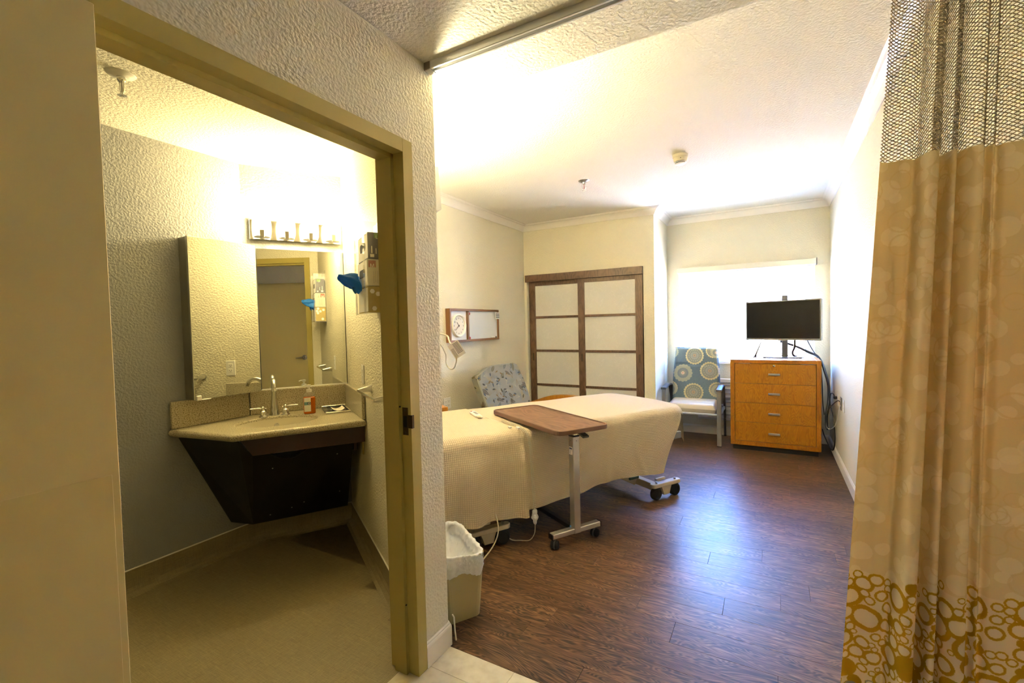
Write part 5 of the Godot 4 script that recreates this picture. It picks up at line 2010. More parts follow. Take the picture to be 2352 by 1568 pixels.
func television() -> void:
	var s := thing("television_stand", "black pedestal stand with a square column on the chest", "stand", Vector3(0.115, 0.953, -5.68))
	var b := MB.new()
	b.box(Vector3(-0.0285, 0.012, -0.02), Vector3(0.0285, 0.665, 0.02), 0.006)
	obj("column", b, M.grey_plastic, s)
	b = MB.new()
	# base plate, bowed forwards
	var pts := []
	for i in 13:
		var u := i / 12.0
		pts.append(Vector2(lerpf(-0.225, 0.175, u), 0.115 - 0.05 * pow(u * 2 - 1, 2)))
	pts.append(Vector2(0.12, -0.09))
	pts.append(Vector2(-0.17, -0.09))
	b.prism(pts, 0.006, 0.013, 0.0015)
	obj("base", b, M.black_plastic, s)
	for x in [-0.19, 0.14]:
		b = MB.new()
		b.box(Vector3(x - 0.012, 0.0, 0.05), Vector3(x + 0.012, 0.0065, 0.075), 0.001)
		obj("foot", b, M.grey_plastic, s)
	b = MB.new()
	b.box(Vector3(-0.05, 0.33, 0.02), Vector3(0.05, 0.47, 0.075), 0.004)
	obj("bracket", b, M.black_plastic, s)
	var o := thing("television", "flat television with a black screen and silver bezel, angled towards the bed", "television", Vector3(0.10, 1.147, -5.555), -24.0)
	b = MB.new()
	b.box(Vector3(-0.385, 0.0, -0.024), Vector3(0.352, 0.414, -0.002), 0.006)
	obj("housing", b, M.grey_plastic, o)
	# bezel of four bars
	var bez := mat("bezel", Color(0.50, 0.49, 0.45), 0.35, 0.6)
	b = MB.new()
	b.box(Vector3(-0.385, 0.0, -0.004), Vector3(0.352, 0.019, 0.010), 0.003)
	b.box(Vector3(-0.385, 0.403, -0.004), Vector3(0.352, 0.414, 0.010), 0.003)
	b.box(Vector3(-0.385, 0.002, -0.004), Vector3(-0.3745, 0.412, 0.010), 0.003)
	b.box(Vector3(0.338, 0.002, -0.004), Vector3(0.352, 0.412, 0.010), 0.003)
	obj("bezel", b, bez, o)
	b = MB.new()
	b.box(Vector3(-0.375, 0.018, -0.003), Vector3(0.339, 0.404, 0.004))
	obj("screen", b, M.screen, o)
	b = MB.new()
	b.prism([Vector2(-0.06, 0.0), Vector2(0.03, 0.0), Vector2(0.018, 0.0115), Vector2(-0.048, 0.0115)], -0.006, 0.003, 0.001)
	obj("logo_lip", b, bez, o)
	b = MB.new()
	b.xf = Transform3D(Basis(Vector3.RIGHT, Vector3(0, 0, 1), Vector3(0, -1, 0)), Vector3(-0.026, 0.009, 0.0102))
	b.lathe([Vector2(0.0045, 0), Vector2(0.0045, 0.0004), Vector2(0, 0.0004)], 14)
	obj("logo", b, mat("logo_pink", Color(0.80, 0.45, 0.48), 0.5), o)
	# straps that tie the set to the chest
	var k := 0
	for p in [[Vector3(-0.10, 1.145, -5.62), Vector3(-0.13, 1.06, -5.66), Vector3(-0.158, 0.985, -5.69), Vector3(-0.166, 0.957, -5.70)], [Vector3(0.203, 1.150, -5.60), Vector3(0.202, 1.07, -5.64), Vector3(0.185, 1.01, -5.69), Vector3(0.20, 0.975, -5.70), Vector3(0.235, 0.957, -5.70)]]:
		var st := thing("television_strap", ["black safety strap left of the television column", "black safety strap right of the television column, bent at its foot"][k], "strap", p[p.size() - 1], 0.0, "television straps")
		var c := curve(p, 5)
		b = MB.new()
		for i in c.size() - 1:
			var wd := 0.011 if k == 1 else lerpf(0.005, 0.012, float(i) / c.size())
			b.xf = Transform3D(Basis(), -p[p.size() - 1])
			b.bar(c[i], c[i + 1] + (c[i + 1] - c[i]) * 0.1, wd * 1.8, 0.003, 0.0, Vector3(0.2, 0, 1))
		obj("webbing", b, M.black_plastic, st)
		b = MB.new()
		b.box(Vector3(-0.022, -0.003, -0.010), Vector3(0.022, 0.004, 0.010), 0.001)
		obj("buckle", b, M.black_plastic, st)
		k += 1

func clock_board() -> void:
	var fr := mat("board_wood", Color(0.46, 0.31, 0.15), 0.45)
	var o := thing("clock_board", "wood framed wall board with a clock side and a whiteboard side", "wall board", Vector3(LEFT_X, 1.2117, -4.0327))
	var hz := 0.458
	var hh := 0.3353
	var dp := 0.056
	for e in [[-hz, -hz + 0.020, 0.0, hh], [hz - 0.020, hz, 0.0, hh], [0.133, 0.160, 0.022, hh - 0.022]]:
		var b := MB.new()
		b.box(Vector3(0.001, e[2], e[0]), Vector3(dp, e[3], e[1]), 0.0015)
		obj("frame_upright", b, fr, o)
	for e in [[0.0, 0.022], [hh - 0.022, hh]]:
		var b := MB.new()
		b.box(Vector3(0.001, e[0], -hz + 0.020), Vector3(dp, e[1], hz - 0.020), 0.0015)
		obj("frame_rail", b, fr, o)
	var b := MB.new()
	b.box(Vector3(0.001, 0.02, 0.158), Vector3(0.036, hh - 0.02, hz - 0.018))
	obj("clock_backing", b, M.white_plastic, o)
	b = MB.new()
	b.box(Vector3(0.001, 0.02, -hz + 0.018), Vector3(0.040, hh - 0.02, 0.135))
	obj("whiteboard", b, mat("whiteboard", Color(0.86, 0.87, 0.86), 0.18), o)
	# clock, its dial towards +x
	var at := Vector3(LEFT_X + 0.0365, 1.376, -3.727)
	var bs := Basis(Vector3(0, 0, -1), Vector3.RIGHT, Vector3(0, -1, 0))
	o = thing("wall_clock", "round white wall clock reading about twenty to eleven", "clock", at)
	b = MB.new()
	b.xf = Transform3D(bs)
	b.lathe([Vector2(0.116, 0.0), Vector2(0.116, 0.018), Vector2(0.111, 0.026), Vector2(0.103, 0.026), Vector2(0.096, 0.018), Vector2(0.094, 0.010)], 48)
	obj("rim", b, M.white_plastic, o)
	b = MB.new()
	b.xf = Transform3D(bs)
	b.lathe([Vector2(0.096, 0.010), Vector2(0.0, 0.010)], 48)
	var dial := obj("dial", b, M.paper, o)
	for i in 12:
		var a := TAU * (i + 1) / 12.0
		var t := TextMesh.new()
		t.text = str(i + 1)
		t.font_size = 24
		t.pixel_size = 0.00085
		t.depth = 0.0005
		t.curve_step = 2.0
		var n := MeshInstance3D.new()
		n.name = "numeral"
		n.mesh = t
		n.material_override = M.ink
		n.rotation.y = PI / 2
		n.position = Vector3(0.0108, cos(a) * 0.076, -sin(a) * 0.076)
		dial.add_child(n, true)
	for hnd in [[318.0, 0.048, 0.0050, "hour_hand"], [231.0, 0.070, 0.0038, "minute_hand"], [245.0, 0.062, 0.0012, "second_hand"]]:
		b = MB.new()
		var a := deg_to_rad(hnd[0])
		var dir := Vector3(0, cos(a), -sin(a))
		b.bar(Vector3(0.0125, 0, 0) - dir * 0.014, Vector3(0.0125, 0, 0) + dir * hnd[1], hnd[2], 0.0012, 0.0, Vector3.RIGHT)
		obj(hnd[3], b, M.ink if hnd[2] > 0.002 else M.red_ink, o)
	b = MB.new()
	b.xf = Transform3D(bs)
	b.lathe([Vector2(0.005, 0.010), Vector2(0.005, 0.0145), Vector2(0, 0.0145)], 14)
	obj("hand_cap", b, M.ink, o)
	var z0 := -4.0327
	for k in 2:
		o = thing("magnet", ["round red magnet at the whiteboard's upper left corner", "round red magnet at the whiteboard's lower left corner"][k], "magnet", Vector3(LEFT_X + 0.0405, [1.500, 1.246][k], -3.918), 0.0, "red board magnets")
		b = MB.new()
		b.xf = Transform3D(bs)
		b.lathe([Vector2(0.014, 0.0), Vector2(0.014, 0.006), Vector2(0.012, 0.008), Vector2(0, 0.008)], 20)
		obj("cap", b, M.red_ink, o)
	o = thing("magnet_card", "small white printed magnet card at the whiteboard's upper right corner", "magnet", Vector3(LEFT_X + 0.0565, 1.481, -4.445))
	b = MB.new()
	b.box(Vector3(0.0, -0.038, -0.050), Vector3(0.004, 0.038, 0.042), 0.001)
	obj("card", b, M.white_plastic, o)
	for i in 3:
		b = MB.new()
		b.box(Vector3(0.004, 0.014 - i * 0.018, -0.046), Vector3(0.0048, 0.022 - i * 0.018, 0.026))
		obj("print_row", b, mat("card_print", Color(0.25, 0.27, 0.26), 0.7), o)
	o = thing("marker_pen", "white marker with a dark cap on the whiteboard's lower rail", "marker", Vector3(LEFT_X + 0.048, 1.2405, -4.38))
	b = MB.new()
	b.tube([Vector3(0, 0, 0.055), Vector3(0, 0, -0.03)], 0.0065, 12)
	obj("barrel", b, M.white_plastic, o)
	b = MB.new()
	b.tube([Vector3(0, 0, -0.031), Vector3(0, 0, -0.056)], 0.0075, 12)
	obj("cap", b, M.ink, o)

# the curtain's run in plan: (x, z) and how far along the cloth
const FOLDS := [[0.214, -1.497], [0.228, -1.509], [0.246, -1.512], [0.262, -1.504], [0.280, -1.508], [0.293, -1.516], [0.300, -1.486], [0.309, -1.458], [0.322, -1.452], [0.333, -1.466], [0.335, -1.500], [0.330, -1.530], [0.342, -1.536], [0.349, -1.508], [0.358, -1.480], [0.369, -1.476], [0.372, -1.498], [0.370, -1.520], [0.378, -1.516], [0.386, -1.486], [0.402, -1.468], [0.418, -1.474], [0.422, -1.496], [0.428, -1.502], [0.438, -1.484], [0.444, -1.502], [0.450, -1.508], [0.460, -1.494], [0.478, -1.494], [0.500, -1.497], [0.518, -1.500], [0.531, -1.498]]

func curtain() -> void:
	var o := thing("privacy_curtain", "cream and gold circle print privacy curtain with a net top, drawn to the right wall", "curtain", Vector3(0.37, 0, -1.5))
	var pts := curve(FOLDS.map(func(p): return Vector2(p[0], p[1])), 5)
	var run := [0.0]
	for i in range(1, pts.size()):
		run.append(run[i - 1] + pts[i].distance_to(pts[i - 1]))
	var total: float = run[run.size() - 1]
	var at := func(s: float, y: float) -> Vector3:
		# s in metres along the cloth
		var i := 0
		while i < run.size() - 2 and run[i + 1] < s:
			i += 1
		var q: Vector2 = pts[i].lerp(pts[i + 1], clampf((s - run[i]) / maxf(run[i + 1] - run[i], 1e-6), 0.0, 1.0))
		var open := clampf((0.53 - q.x) / 0.31, 0.0, 1.0)
		var x := q.x + (y - 1.32) * 0.056 * open
		var amp := 1.0 + (1.3 - y) * 0.12
		return Vector3(x - 0.37, y, (q.y + 1.5) * amp + 0.006 * sin(y * 2.2 + q.x * 20.0))
	var top := 1.762
	var low := 0.33
	var b := MB.new()
	b.sheet(240, 30, func(u: float, v: float) -> Vector3: return at.call(u * total, lerpf(top, low, v)), func(u: float, v: float) -> Vector2: return Vector2(u * total / 1.2, v * (top - low) / 1.45), true)
	obj("cloth", b, M.curtain_cloth, o)
	b = MB.new()
	b.sheet(240, 1, func(u: float, v: float) -> Vector3: return at.call(u * total, lerpf(low + 0.02, low, v)) + Vector3(0, 0, 0.001), null, true)
	obj("hem", b, M.curtain_cloth, o)
	# net: cords that weave from side to side and meet every second row
	b = MB.new()
	var pitch := 0.0078
	var step := 0.0044
	var cols := int(total / pitch)
	var rows := int((2.395 - top) / step)
	var wd := 0.0013
	for j in cols:
		for i in rows:
			var s0 := (j + (0.0 if (i + j) % 2 == 0 else 1.0)) * pitch * 1.0
			var s1 := (j + (1.0 if (i + j) % 2 == 0 else 0.0)) * pitch * 1.0
			var p: Vector3 = at.call(minf(s0, total), top + i * step)
			var q: Vector3 = at.call(minf(s1, total), top + (i + 1) * step)
			var d := (q - p).normalized()
			var n := d.cross(Vector3(0, 0, 1)).normalized()
			var m := d.cross(n).normalized()
			# a three-sided strand
			var k0 := b.v.size()
			for c in 3:
				var a := TAU * c / 3.0
				var off := (n * cos(a) + m * sin(a))
				b.vert(p + off * wd, off, Vector2.ZERO)
				b.vert(q + off * wd, off, Vector2.ZERO)
			for c in 3:
				var e0 := k0 + c * 2
				var e1 := k0 + ((c + 1) % 3) * 2
				b.ix.append_array(PackedInt32Array([e0, e0 + 1, e1, e1, e0 + 1, e1 + 1]))
	var net := obj("net_top", b, M.curtain_net, o)
	net.set_meta("kind", "stuff")
	b = MB.new()
	b.sheet(240, 1, func(u: float, v: float) -> Vector3: return at.call(u * total, lerpf(2.40, 2.385, v)), null, true)
	obj("header_tape", b, M.curtain_net, o)
	# ceiling track
	o = thing("curtain_track", "silver aluminium curtain track across the entry ceiling", "curtain track", Vector3(-0.34, LOW_Y, -1.492))
	b = MB.new()
	b.box(Vector3(-0.875, -0.030, -0.018), Vector3(0.877, -0.0005, -0.0065), 0.002)
	b.box(Vector3(-0.875, -0.030, 0.0065), Vector3(0.877, -0.0005, 0.018), 0.002)
	b.box(Vector3(-0.875, -0.008, -0.0065), Vector3(0.877, -0.0005, 0.0065))
	obj("rail", b, M.aluminium, o)
	b = MB.new()
	b.box(Vector3(-0.877, -0.033, -0.0205), Vector3(-0.845, -0.0005, 0.0205), 0.002)
	obj("end_stop", b, M.grey_metal, o)
	for i in 9:
		b = MB.new()
		b.box(Vector3(0.60 + i * 0.03, -0.036, -0.005), Vector3(0.612 + i * 0.03, -0.010, 0.005), 0.002)
		obj("glider", b, M.white_plastic, o)

# ---------------------------------------------------------------- small things
func small_things() -> void:
	var b := MB.new()
	# ---- light over the bed head: glows upwards and, weaker, downwards
	var o := thing("bed_light", "long wall light over the bed head, just behind the wing wall corner", "wall lamp", P3(CORNER, 0, -0.80, 1.905), 180.0 - SKEW)
	b.box(Vector3(-0.60, 0.006, 0.001), Vector3(0.60, 0.198, 0.018), 0.002)
	obj("back_plate", b, M.white_plastic, o)
	b = MB.new()
	for s in [-1, 1]:
		var x: float = 0.60 * s
		b._face([Vector3(x, 0.03, 0.018), Vector3(x, 0.0, 0.06), Vector3(x, 0.012, 0.10), Vector3(x, 0.205, 0.088)], Vector3(s, 0, 0))
		b._face([Vector3(x, 0.03, 0.018), Vector3(x, 0.205, 0.088), Vector3(x, 0.205, 0.018)], Vector3(s, 0, 0))
	b._face([Vector3(-0.60, 0.012, 0.10), Vector3(0.60, 0.012, 0.10), Vector3(0.60, 0.205, 0.088), Vector3(-0.60, 0.205, 0.088)], Vector3(0, 0, 1))
	b._face([Vector3(-0.60, 0.0, 0.06), Vector3(0.60, 0.0, 0.06), Vector3(0.60, 0.012, 0.10), Vector3(-0.60, 0.012, 0.10)], Vector3(0, -1, 0.3))
	obj("shade", b, M.white_paint, o)
	b = MB.new()
	b.quad(Vector3(-0.59, 0.185, 0.083), Vector3(0.59, 0.185, 0.083), Vector3(0.59, 0.185, 0.022), Vector3(-0.59, 0.185, 0.022))
	obj("lamp_diffuser", b, M.lamp_panel, o)
	var l := AreaLight3D.new()
	l.name = "bed_lamp_up"
	l.area_size = Vector2(1.16, 0.055)
	l.light_color = Color(1.0, 0.95, 0.80)
	l.light_energy = BED_LAMP_ENERGY
	l.area_normalize_energy = true
	l.area_range = 8.0
	l.shadow_enabled = true
	l.position = Vector3(0, 0.190, 0.053)
	l.rotation_degrees = Vector3(90, 0, 0)
	o.add_child(l)
	sprinkler("bedroom_sprinkler", "small chrome fire sprinkler in the bedroom ceiling near the closet", Vector3(-1.451, HIGH_Y, -3.907))
	# ---- smoke detector
	o = thing("smoke_detector", "round white smoke detector on the bedroom ceiling", "smoke detector", Vector3(-0.607, HIGH_Y, -3.727))
	b = MB.new()
	b.lathe([Vector2(0.0, -0.072), Vector2(0.030, -0.070), Vector2(0.040, -0.064)], 36)
	obj("cap", b, M.white_plastic, o)
	b = MB.new()
	b.lathe([Vector2(0.036, -0.064), Vector2(0.038, -0.052)], 36)
	obj("grille_gap", b, M.grey_plastic, o)
	b = MB.new()
	b.lathe([Vector2(0.036, -0.0585), Vector2(0.043, -0.0585), Vector2(0.044, -0.056), Vector2(0.037, -0.056)], 36)
	obj("grille_ring", b, M.white_plastic, o)
	b = MB.new()
	b.lathe([Vector2(0.037, -0.051), Vector2(0.047, -0.051), Vector2(0.051, -0.030), Vector2(0.052, -0.022), Vector2(0.056, -0.020), Vector2(0.0575, -0.0005)], 36)
	obj("housing", b, M.cream_plastic, o)
	b = MB.new()
	b.ball(Vector3(0.01, -0.036, 0.0495), Vector3(0.003, 0.003, 0.003), 10, 6)
	obj("indicator_lamp", b, M.ink, o)
	# ---- louvred heater below the window
	o = thing("wall_heater", "white louvred heater panel on the wall between armchair and chest", "heater", Vector3(-0.45, 0.18, BACK_Z))
	b = MB.new()
	b.box(Vector3(-0.34, 0.0, 0.014), Vector3(0.36, 0.50, 0.030), 0.003)
	obj("body", b, M.white_paint, o)
	b = MB.new()
	b.box(Vector3(-0.34, 0.455, 0.03), Vector3(0.36, 0.50, 0.070), 0.004)
	obj("top_rail", b, M.white_paint, o)
	for i in 9:
		b = MB.new()
		b.xf = Transform3D(Basis(Vector3.RIGHT, -0.55), Vector3(0, 0.026 + i * 0.050, 0.052))
		b.box(Vector3(-0.335, -0.004, -0.024), Vector3(0.355, 0.004, 0.024), 0.002)
		obj("louver", b, M.white_paint, o)
	# ---- nightstand beyond the bed head
	o = bed_thing("nightstand", "honey wood nightstand beside the bed head, its corner just showing", "nightstand", 0.425, -0.49)
	b = MB.new()
	b.box(Vector3(-0.12, 0.69, -0.222), Vector3(0.12, 0.722, 0.222), 0.002)
	obj("top", b, M.honey_maple, o)
	b = MB.new()
	b.box(Vector3(-0.115, 0.06, -0.21), Vector3(0.115, 0.689, 0.215), 0.002)
	obj("body", b, M.honey_maple_case, o)
	b = MB.new()
	b.box(Vector3(-0.11, 0.50, -0.22), Vector3(0.11, 0.67, -0.2105), 0.002)
	obj("drawer", b, M.honey_maple, o)
	b = MB.new()
	b.box(Vector3(-0.105, 0.0, -0.20), Vector3(0.105, 0.06, 0.20))
	obj("plinth", b, M.plinth_dark, o)
	# ---- outlets
	o = thing("left_wall_outlet", "white two-gang outlet low on the wall left of the leaf armchair", "outlet", Vector3(LEFT_X, 0.618, -3.56))
	outlet(o, Basis(Vector3(0, 0, -1), Vector3.UP, Vector3.RIGHT), 2, M.white_plastic)
	var rb := Basis(Vector3(0, 0, 1), Vector3.UP, Vector3.LEFT)
	o = thing("power_outlet", "white outlet on the right wall with the black plug, beside the chest", "outlet", Vector3(RIGHT_X, 0.595, -5.25), 0.0, "right wall plates")
	outlet(o, rb, 1, M.white_plastic)
	o = thing("cable_plate", "grey cable plate in the middle of three plates on the right wall", "wall plate", Vector3(RIGHT_X, 0.597, -5.005), 0.0, "right wall plates")
	b = MB.new()
	b.xf = Transform3D(rb)
	b.box(Vector3(-0.036, -0.058, 0.0005), Vector3(0.036, 0.058, 0.008), 0.003)
	obj("cover_plate", b, M.grey_metal, o)
	b = MB.new()
	b.xf = Transform3D(rb)
	b.box(Vector3(-0.010, 0.012, 0.008), Vector3(0.010, 0.026, 0.011), 0.001)
	b.box(Vector3(-0.010, -0.026, 0.008), Vector3(0.010, -0.012, 0.011), 0.001)
	obj("jack_cover", b, M.white_plastic, o)
	o = thing("network_plate", "white plate nearest the curtain of three plates on the right wall", "wall plate", Vector3(RIGHT_X, 0.603, -4.83), 0.0, "right wall plates")
	outlet(o, rb, 1, M.white_plastic)
	# ---- cables by the chest
	cable("cable_bundle", "thick black cable bundle running from the television down beside the chest", [Vector3(0.07, 1.13, -5.70), Vector3(0.215, 1.075, -5.76), Vector3(0.335, 1.010, -5.78), Vector3(0.400, 0.978, -5.74), Vector3(0.436, 0.925, -5.68), Vector3(0.456, 0.85, -5.60), Vector3(0.476, 0.74, -5.48), Vector3(0.480, 0.65, -5.41), Vector3(0.470, 0.545, -5.32), Vector3(0.452, 0.42, -5.30), Vector3(0.452, 0.330, -5.30), Vector3(0.462, 0.300, -5.28)], 0.0125, M.black_plastic)
	cable("thin_cable", "thin black cable hanging from the television's right end", [Vector3(0.305, 1.155, -5.50), Vector3(0.330, 1.10, -5.56), Vector3(0.378, 1.01, -5.62), Vector3(0.415, 0.968, -5.60), Vector3(0.424, 0.90, -5.56), Vector3(0.428, 0.72, -5.44), Vector3(0.426, 0.55, -5.36), Vector3(0.436, 0.43, -5.33)], 0.0045, M.black_plastic)
	cable("plugged_lead", "black power cord looping down from the plug beside the chest", [Vector3(0.524, 0.617, -5.25), Vector3(0.512, 0.615, -5.25), Vector3(0.500, 0.650, -5.26), Vector3(0.482, 0.640, -5.28), Vector3(0.478, 0.560, -5.27), Vector3(0.495, 0.43, -5.18), Vector3(0.503, 0.28, -5.14), Vector3(0.500, 0.17, -5.15), Vector3(0.487, 0.125, -5.18), Vector3(0.462, 0.16, -5.24), Vector3(0.437, 0.225, -5.36), Vector3(0.432, 0.26, -5.46)], 0.0045, M.black_plastic)
	cable("signal_cord", "short black cord from the grey plate back to the cable bundle", [Vector3(0.527, 0.616, -5.005), Vector3(0.512, 0.618, -5.03), Vector3(0.490, 0.575, -5.12), Vector3(0.466, 0.50, -5.25), Vector3(0.450, 0.43, -5.29)], 0.0045, M.black_plastic)
	cable("white_cord", "thin white cord curving from the grey plate to the cable bundle's end", [Vector3(0.527, 0.578, -5.005), Vector3(0.522, 0.555, -5.01), Vector3(0.514, 0.45, -5.06), Vector3(0.498, 0.36, -5.14), Vector3(0.475, 0.315, -5.23), Vector3(0.464, 0.305, -5.28)], 0.003, M.white_plastic)
	o = thing("power_plug", "black plug in the right wall outlet", "plug", Vector3(RIGHT_X - 0.0075, 0.615, -5.25))
	b = MB.new()
	b.box(Vector3(-0.030, -0.014, -0.013), Vector3(-0.0005, 0.014, 0.013), 0.005)
	obj("body", b, M.black_plastic, o)
	# ---- nurse call handset and its coiled cord
	o = bed_thing("call_handset", "white nurse call handset lying on the bedspread", "handset", 0.690, 0.07, 0.716)
	b = MB.new()
	b.xf = Transform3D(Basis(Vector3.UP, -0.16), Vector3.ZERO)
	b.prism(rrect(0.0, 0, 0.19, 0.046, 0.018, 5), 0.0, 0.022, 0.006)
	obj("shell", b, M.white_plastic, o)
	b = MB.new()
	b.xf = Transform3D(Basis(Vector3.UP, -0.16), Vector3(-0.072, 0.0218, 0))
	b.lathe([Vector2(0.008, 0), Vector2(0.007, 0.002), Vector2(0, 0.0025)], 14)
	obj("call_button", b, M.red_ink, o)
	b = MB.new()
	b.xf = Transform3D(Basis(Vector3.UP, -0.16), Vector3(0, 0.0216, 0))
	for i in 4:
		b.box(Vector3(-0.045 + i * 0.026, 0, -0.012), Vector3(-0.027 + i * 0.026, 0.0014, 0.010), 0.0006)
	obj("keypad", b, M.grey_metal, o)
	b = MB.new()
	b.ball(Vector3(0.108, 0.013, 0.016), Vector3(0.026, 0.014, 0.019), 12, 8)
	obj("strain_relief", b, M.cream_plastic, o)
	var w := func(al: float, ac: float, y: float) -> Vector3: return P3(BED_AT, al, ac, y)
	cable("handset_cord", "thin white cord between handset and coil on the bedspread", [w.call(0.712, 0.19, 0.728), w.call(0.722, 0.24, 0.719), w.call(0.728, 0.31, 0.719), w.call(0.738, 0.40, 0.721)], 0.0026, M.cream_plastic)
	# the coil: a helix along a path over the bed's edge
	var spine := curve([w.call(0.742, 0.385, 0.726), w.call(0.755, 0.50, 0.724), w.call(0.772, 0.585, 0.718), w.call(0.786, 0.640, 0.675), w.call(0.792, 0.668, 0.60), w.call(0.796, 0.676, 0.45), w.call(0.800, 0.682, 0.30), w.call(0.803, 0.684, 0.205)], 24)
	var hel := []
	var ph := 0.0
	for i in spine.size() - 1:
		var d: Vector3 = spine[i + 1] - spine[i]
		var t := d.normalized()
		var s := t.cross(Vector3(SN, 0, -CS)).normalized()
		var u := s.cross(t)
		var nst := maxi(1, int(d.length() / 0.0011))
		for k in nst:
			ph += TAU * d.length() / nst / 0.0105
			hel.append(spine[i] + d * (float(k) / nst) + (s * cos(ph) + u * sin(ph)) * 0.0082)
	o = thing("coiled_cord", "white coiled cord hanging over the bed's near edge", "cord", w.call(0.803, 0.684, 0.205))
	b = MB.new()
	b.xf = Transform3D(Basis(), -o.position)
	b.tube(hel, 0.0019, 5)
	obj("coil", b, M.cream_plastic, o)
	o = thing("cord_wrap", "crumpled clear plastic wrap tied round the lower end of the coiled cord", "plastic wrap", w.call(0.803, 0.684, 0.14))
	var fn := FastNoiseLite.new()
	fn.seed = 5
	fn.frequency = 28.0
	b = MB.new()
	for lump in [[0.055, 0.017, 0.020], [0.026, 0.021, 0.022], [0.0, 0.013, 0.022]]:
		b.sheet(18, 12, func(u: float, v: float) -> Vector3:
			var a := TAU * u
			var p := Vector3(sin(PI * v) * cos(a), cos(PI * v), sin(PI * v) * sin(a))
			var k := 1.0 + 0.45 * fn.get_noise_3dv(p * 0.05 + Vector3(lump[0], 0, 0))
			return Vector3(p.x * lump[1], p.y * lump[2], p.z * lump[1]) * k + Vector3(0, lump[0], 0))
	obj("film", b, M.bag_film, o)
	cable("looping_lead", "thin white cord looping to the floor below the coiled cord", [w.call(0.803, 0.684, 0.125), w.call(0.800, 0.680, 0.06), w.call(0.780, 0.655, 0.012), w.call(0.74, 0.62, 0.005), w.call(0.69, 0.58, 0.006), w.call(0.66, 0.56, 0.04), w.call(0.63, 0.53, 0.10), w.call(0.60, 0.47, 0.16)], 0.0032, M.cream_plastic)
	cable("mains_cord", "white mains cord slanting from below the bed to behind the waste bin", [w.call(0.555, 0.60, 0.26), w.call(0.552, 0.66, 0.18), w.call(0.545, 0.675, 0.12), w.call(0.510, 0.675, 0.05), w.call(0.436, 0.702, 0.008), w.call(0.34, 0.78, 0.006)], 0.0042, M.cream_plastic)
	o = thing("cord_clip", "small white clip pinning the coiled cord to the bedspread edge", "clip", w.call(0.705, 0.575, 0.712), -SKEW)
	b = MB.new()
	b.box(Vector3(-0.028, 0.004, -0.010), Vector3(0.0, 0.016, 0.008), 0.003)
	obj("jaw", b, M.white_plastic, o)
	b = MB.new()
	b.box(Vector3(0.006, 0.0, -0.046), Vector3(0.040, 0.014, -0.030), 0.003)
	obj("jaw", b, M.white_plastic, o)
	# ---- waste bin with its liner
	bin()
	# ---- printed tag on the looped lead by the bed head
	var tg := P3(CORNER, 0.15, -0.22, 0.0)
	o = thing("cable_tag", "white printed paper tag on the cream cable loop by the bed head", "tag", Vector3(tg.x + 0.02, 1.262, tg.z + 0.01), 28.0)
	b = MB.new()
	b.xf = Transform3D(Basis(Vector3(0, 0, 1), deg_to_rad(31)), Vector3.ZERO)
	b.box(Vector3(-0.028, -0.040, -0.0006), Vector3(0.030, 0.036, 0.0006), 0.0002)
	obj("card", b, M.paper, o)
	b = MB.new()
	b.xf = Transform3D(Basis(Vector3(0, 0, 1), deg_to_rad(31)), Vector3.ZERO)
	for i in 9:
		b.box(Vector3(-0.004, 0.026 - i * 0.0062, 0.0006), Vector3(0.025, 0.0295 - i * 0.0062, 0.0009))
	for i in 4:
		b.box(Vector3(-0.023 + i * 0.004, -0.034, 0.0006), Vector3(-0.021 + i * 0.004, 0.012, 0.0009))
	obj("printing", b, M.grey_metal, o)
	var c0 := Vector3(tg.x, 0, tg.z)
	var cc := func(dx: float, y: float, dz: float) -> Vector3: return c0 + Vector3(dx, y, dz)
	cable("looped_lead", "cream cable hanging in a loop by the bed head, holding a printed tag", [P3(CORNER, 0.006, -0.40, 1.33), P3(CORNER, 0.06, -0.33, 1.345), cc.call(-0.075, 1.328, -0.035), cc.call(-0.045, 1.305, -0.02), cc.call(-0.03, 1.290, -0.01), cc.call(0.0, 1.279, 0.006)], 0.0042, M.cream_plastic)
	cable("hanging_loop", "cream cable loop drooping below the printed tag", [P3(CORNER, 0.006, -0.40, 1.315), P3(CORNER, 0.09, -0.30, 1.30), cc.call(-0.080, 1.24, -0.035), cc.call(-0.072, 1.19, -0.03), cc.call(-0.045, 1.165, -0.02), cc.call(-0.005, 1.170, 0.0), cc.call(0.018, 1.20, 0.01), cc.call(0.022, 1.235, 0.01)], 0.0036, M.cream_plastic)

func cable(called: String, label: String, pts: Array, r: float, m: Material) -> void:
	var o := thing(called, label, "cord" if called.contains("cord") or called.contains("lead") else "cable", pts[pts.size() - 1])
	var b := MB.new()
	b.xf = Transform3D(Basis(), -pts[pts.size() - 1])
	b.tube(curve(pts, 7), r, 8)
	obj("sheath", b, m, o)

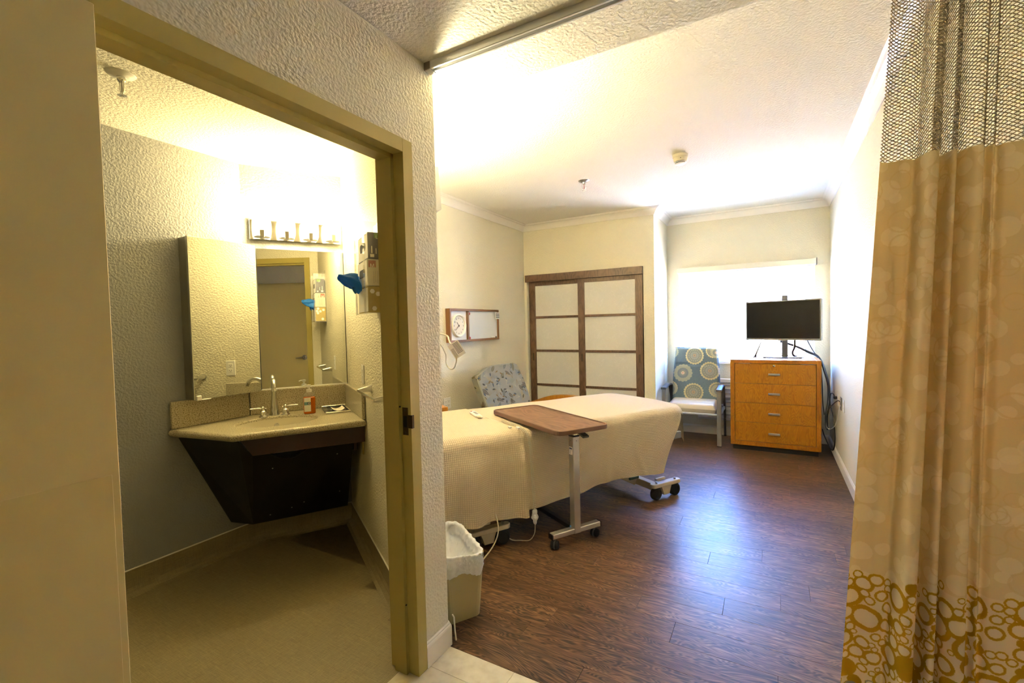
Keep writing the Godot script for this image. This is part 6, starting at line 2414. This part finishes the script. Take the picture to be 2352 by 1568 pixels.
func bin() -> void:
	# stands against the diagonal wall, its long side along that wall
	var o := thing("waste_bin", "beige plastic waste bin beside the wing wall corner", "waste bin", P3(CORNER, 0.124, -0.275), -SKEW)
	var h := 0.305
	var ring := func(y: float, k: float, inset: float) -> Array:
		var g := lerpf(0.0, 0.020, y / h)
		var pts := rrect(0, 0, 0.325 + 2.0 * g - inset, 0.172 + 2.0 * g - inset, 0.030, 4)
		return pts.map(func(p): return Vector3(p.x, y, p.y))
	var b := MB.new()
	var lv := [ring.call(0.002, 0, 0.0), ring.call(h, 0, 0.0), ring.call(h, 0, 0.008), ring.call(0.01, 0, 0.008)]
	for q in 3:
		for i in lv[0].size():
			var j: int = (i + 1) % lv[0].size()
			var c: Vector3 = lv[q][i]
			var out := Vector3(c.x, 0, c.z) if q == 0 else (Vector3.UP if q == 1 else Vector3(-c.x, 0, -c.z))
			b._face([lv[q][i], lv[q][j], lv[q + 1][j], lv[q + 1][i]], out)
	for i in lv[0].size():
		b._face([lv[0][i], lv[0][(i + 1) % lv[0].size()], Vector3(0, 0.002, 0)], Vector3.DOWN)
		b._face([lv[3][i], lv[3][(i + 1) % lv[0].size()], Vector3(0, 0.01, 0)], Vector3.UP)
	obj("body", b, mat("bin_beige", Color(0.72, 0.67, 0.50), 0.45), o)
	# liner: folded over the rim, hanging outside, sagging inside
	o = thing("bin_liner", "crumpled translucent white liner folded over the waste bin rim", "bin liner", P3(CORNER, 0.124, -0.275), -SKEW)
	var fn := FastNoiseLite.new()
	fn.seed = 3
	fn.frequency = 9.0
	b = MB.new()
	b.sheet(120, 40, func(u: float, v: float) -> Vector3:
		# v: 0 outside hem, 0.45 rim, 1 inside bottom
		var a := TAU * u
		var cx := cos(a)
		var cz := sin(a)
		var m := pow(pow(absf(cx), 5.0) + pow(absf(cz), 5.0), -0.2)
		var hem_y := 0.215 + 0.02 * sin(a * 3.0 + 1.0)
		var grow := 0.0
		var y := 0.0
		if v < 0.42:
			y = lerpf(hem_y, h + 0.006 + 0.010 * sin(a * 2.0), v / 0.42)
			grow = 0.006 + 0.006 * sin(PI * v / 0.42)
		elif v < 0.52:
			y = h + 0.008 + 0.010 * sin(a * 2.0) + 0.004 * sin(PI * (v - 0.42) / 0.1)
			grow = lerpf(0.006, -0.008, (v - 0.42) / 0.1)
		else:
			var q := (v - 0.52) / 0.48
			y = lerpf(h + 0.006 + 0.010 * sin(a * 2.0), 0.16, q)
			grow = -0.010 - 0.10 * q * q
		var wx := 0.1625 + lerpf(0.0, 0.020, y / h) + grow
		var wz := 0.086 + lerpf(0.0, 0.020, y / h) + grow * (0.6 if grow < -0.02 else 1.0)
		var crk := 0.5 * fn.get_noise_3d(cx * 1.4 + v * 0.3, v * 0.5, cz * 1.4) + 0.5 * sin(a * 26.0 + 4.0 * fn.get_noise_2d(v * 1.2, a))
		var amp := 0.0035 if v < 0.42 else 0.006
		var k := 1.0 + crk * amp / 0.1
		if v < 0.5:
			k = 1.0 + maxf(0.0, crk) * amp / 0.1
		return Vector3(cx * m * wx * k, y + crk * (0.004 if v > 0.05 else 0.007), cz * m * wz * k), null, true)
	obj("film", b, M.bag_film, o)
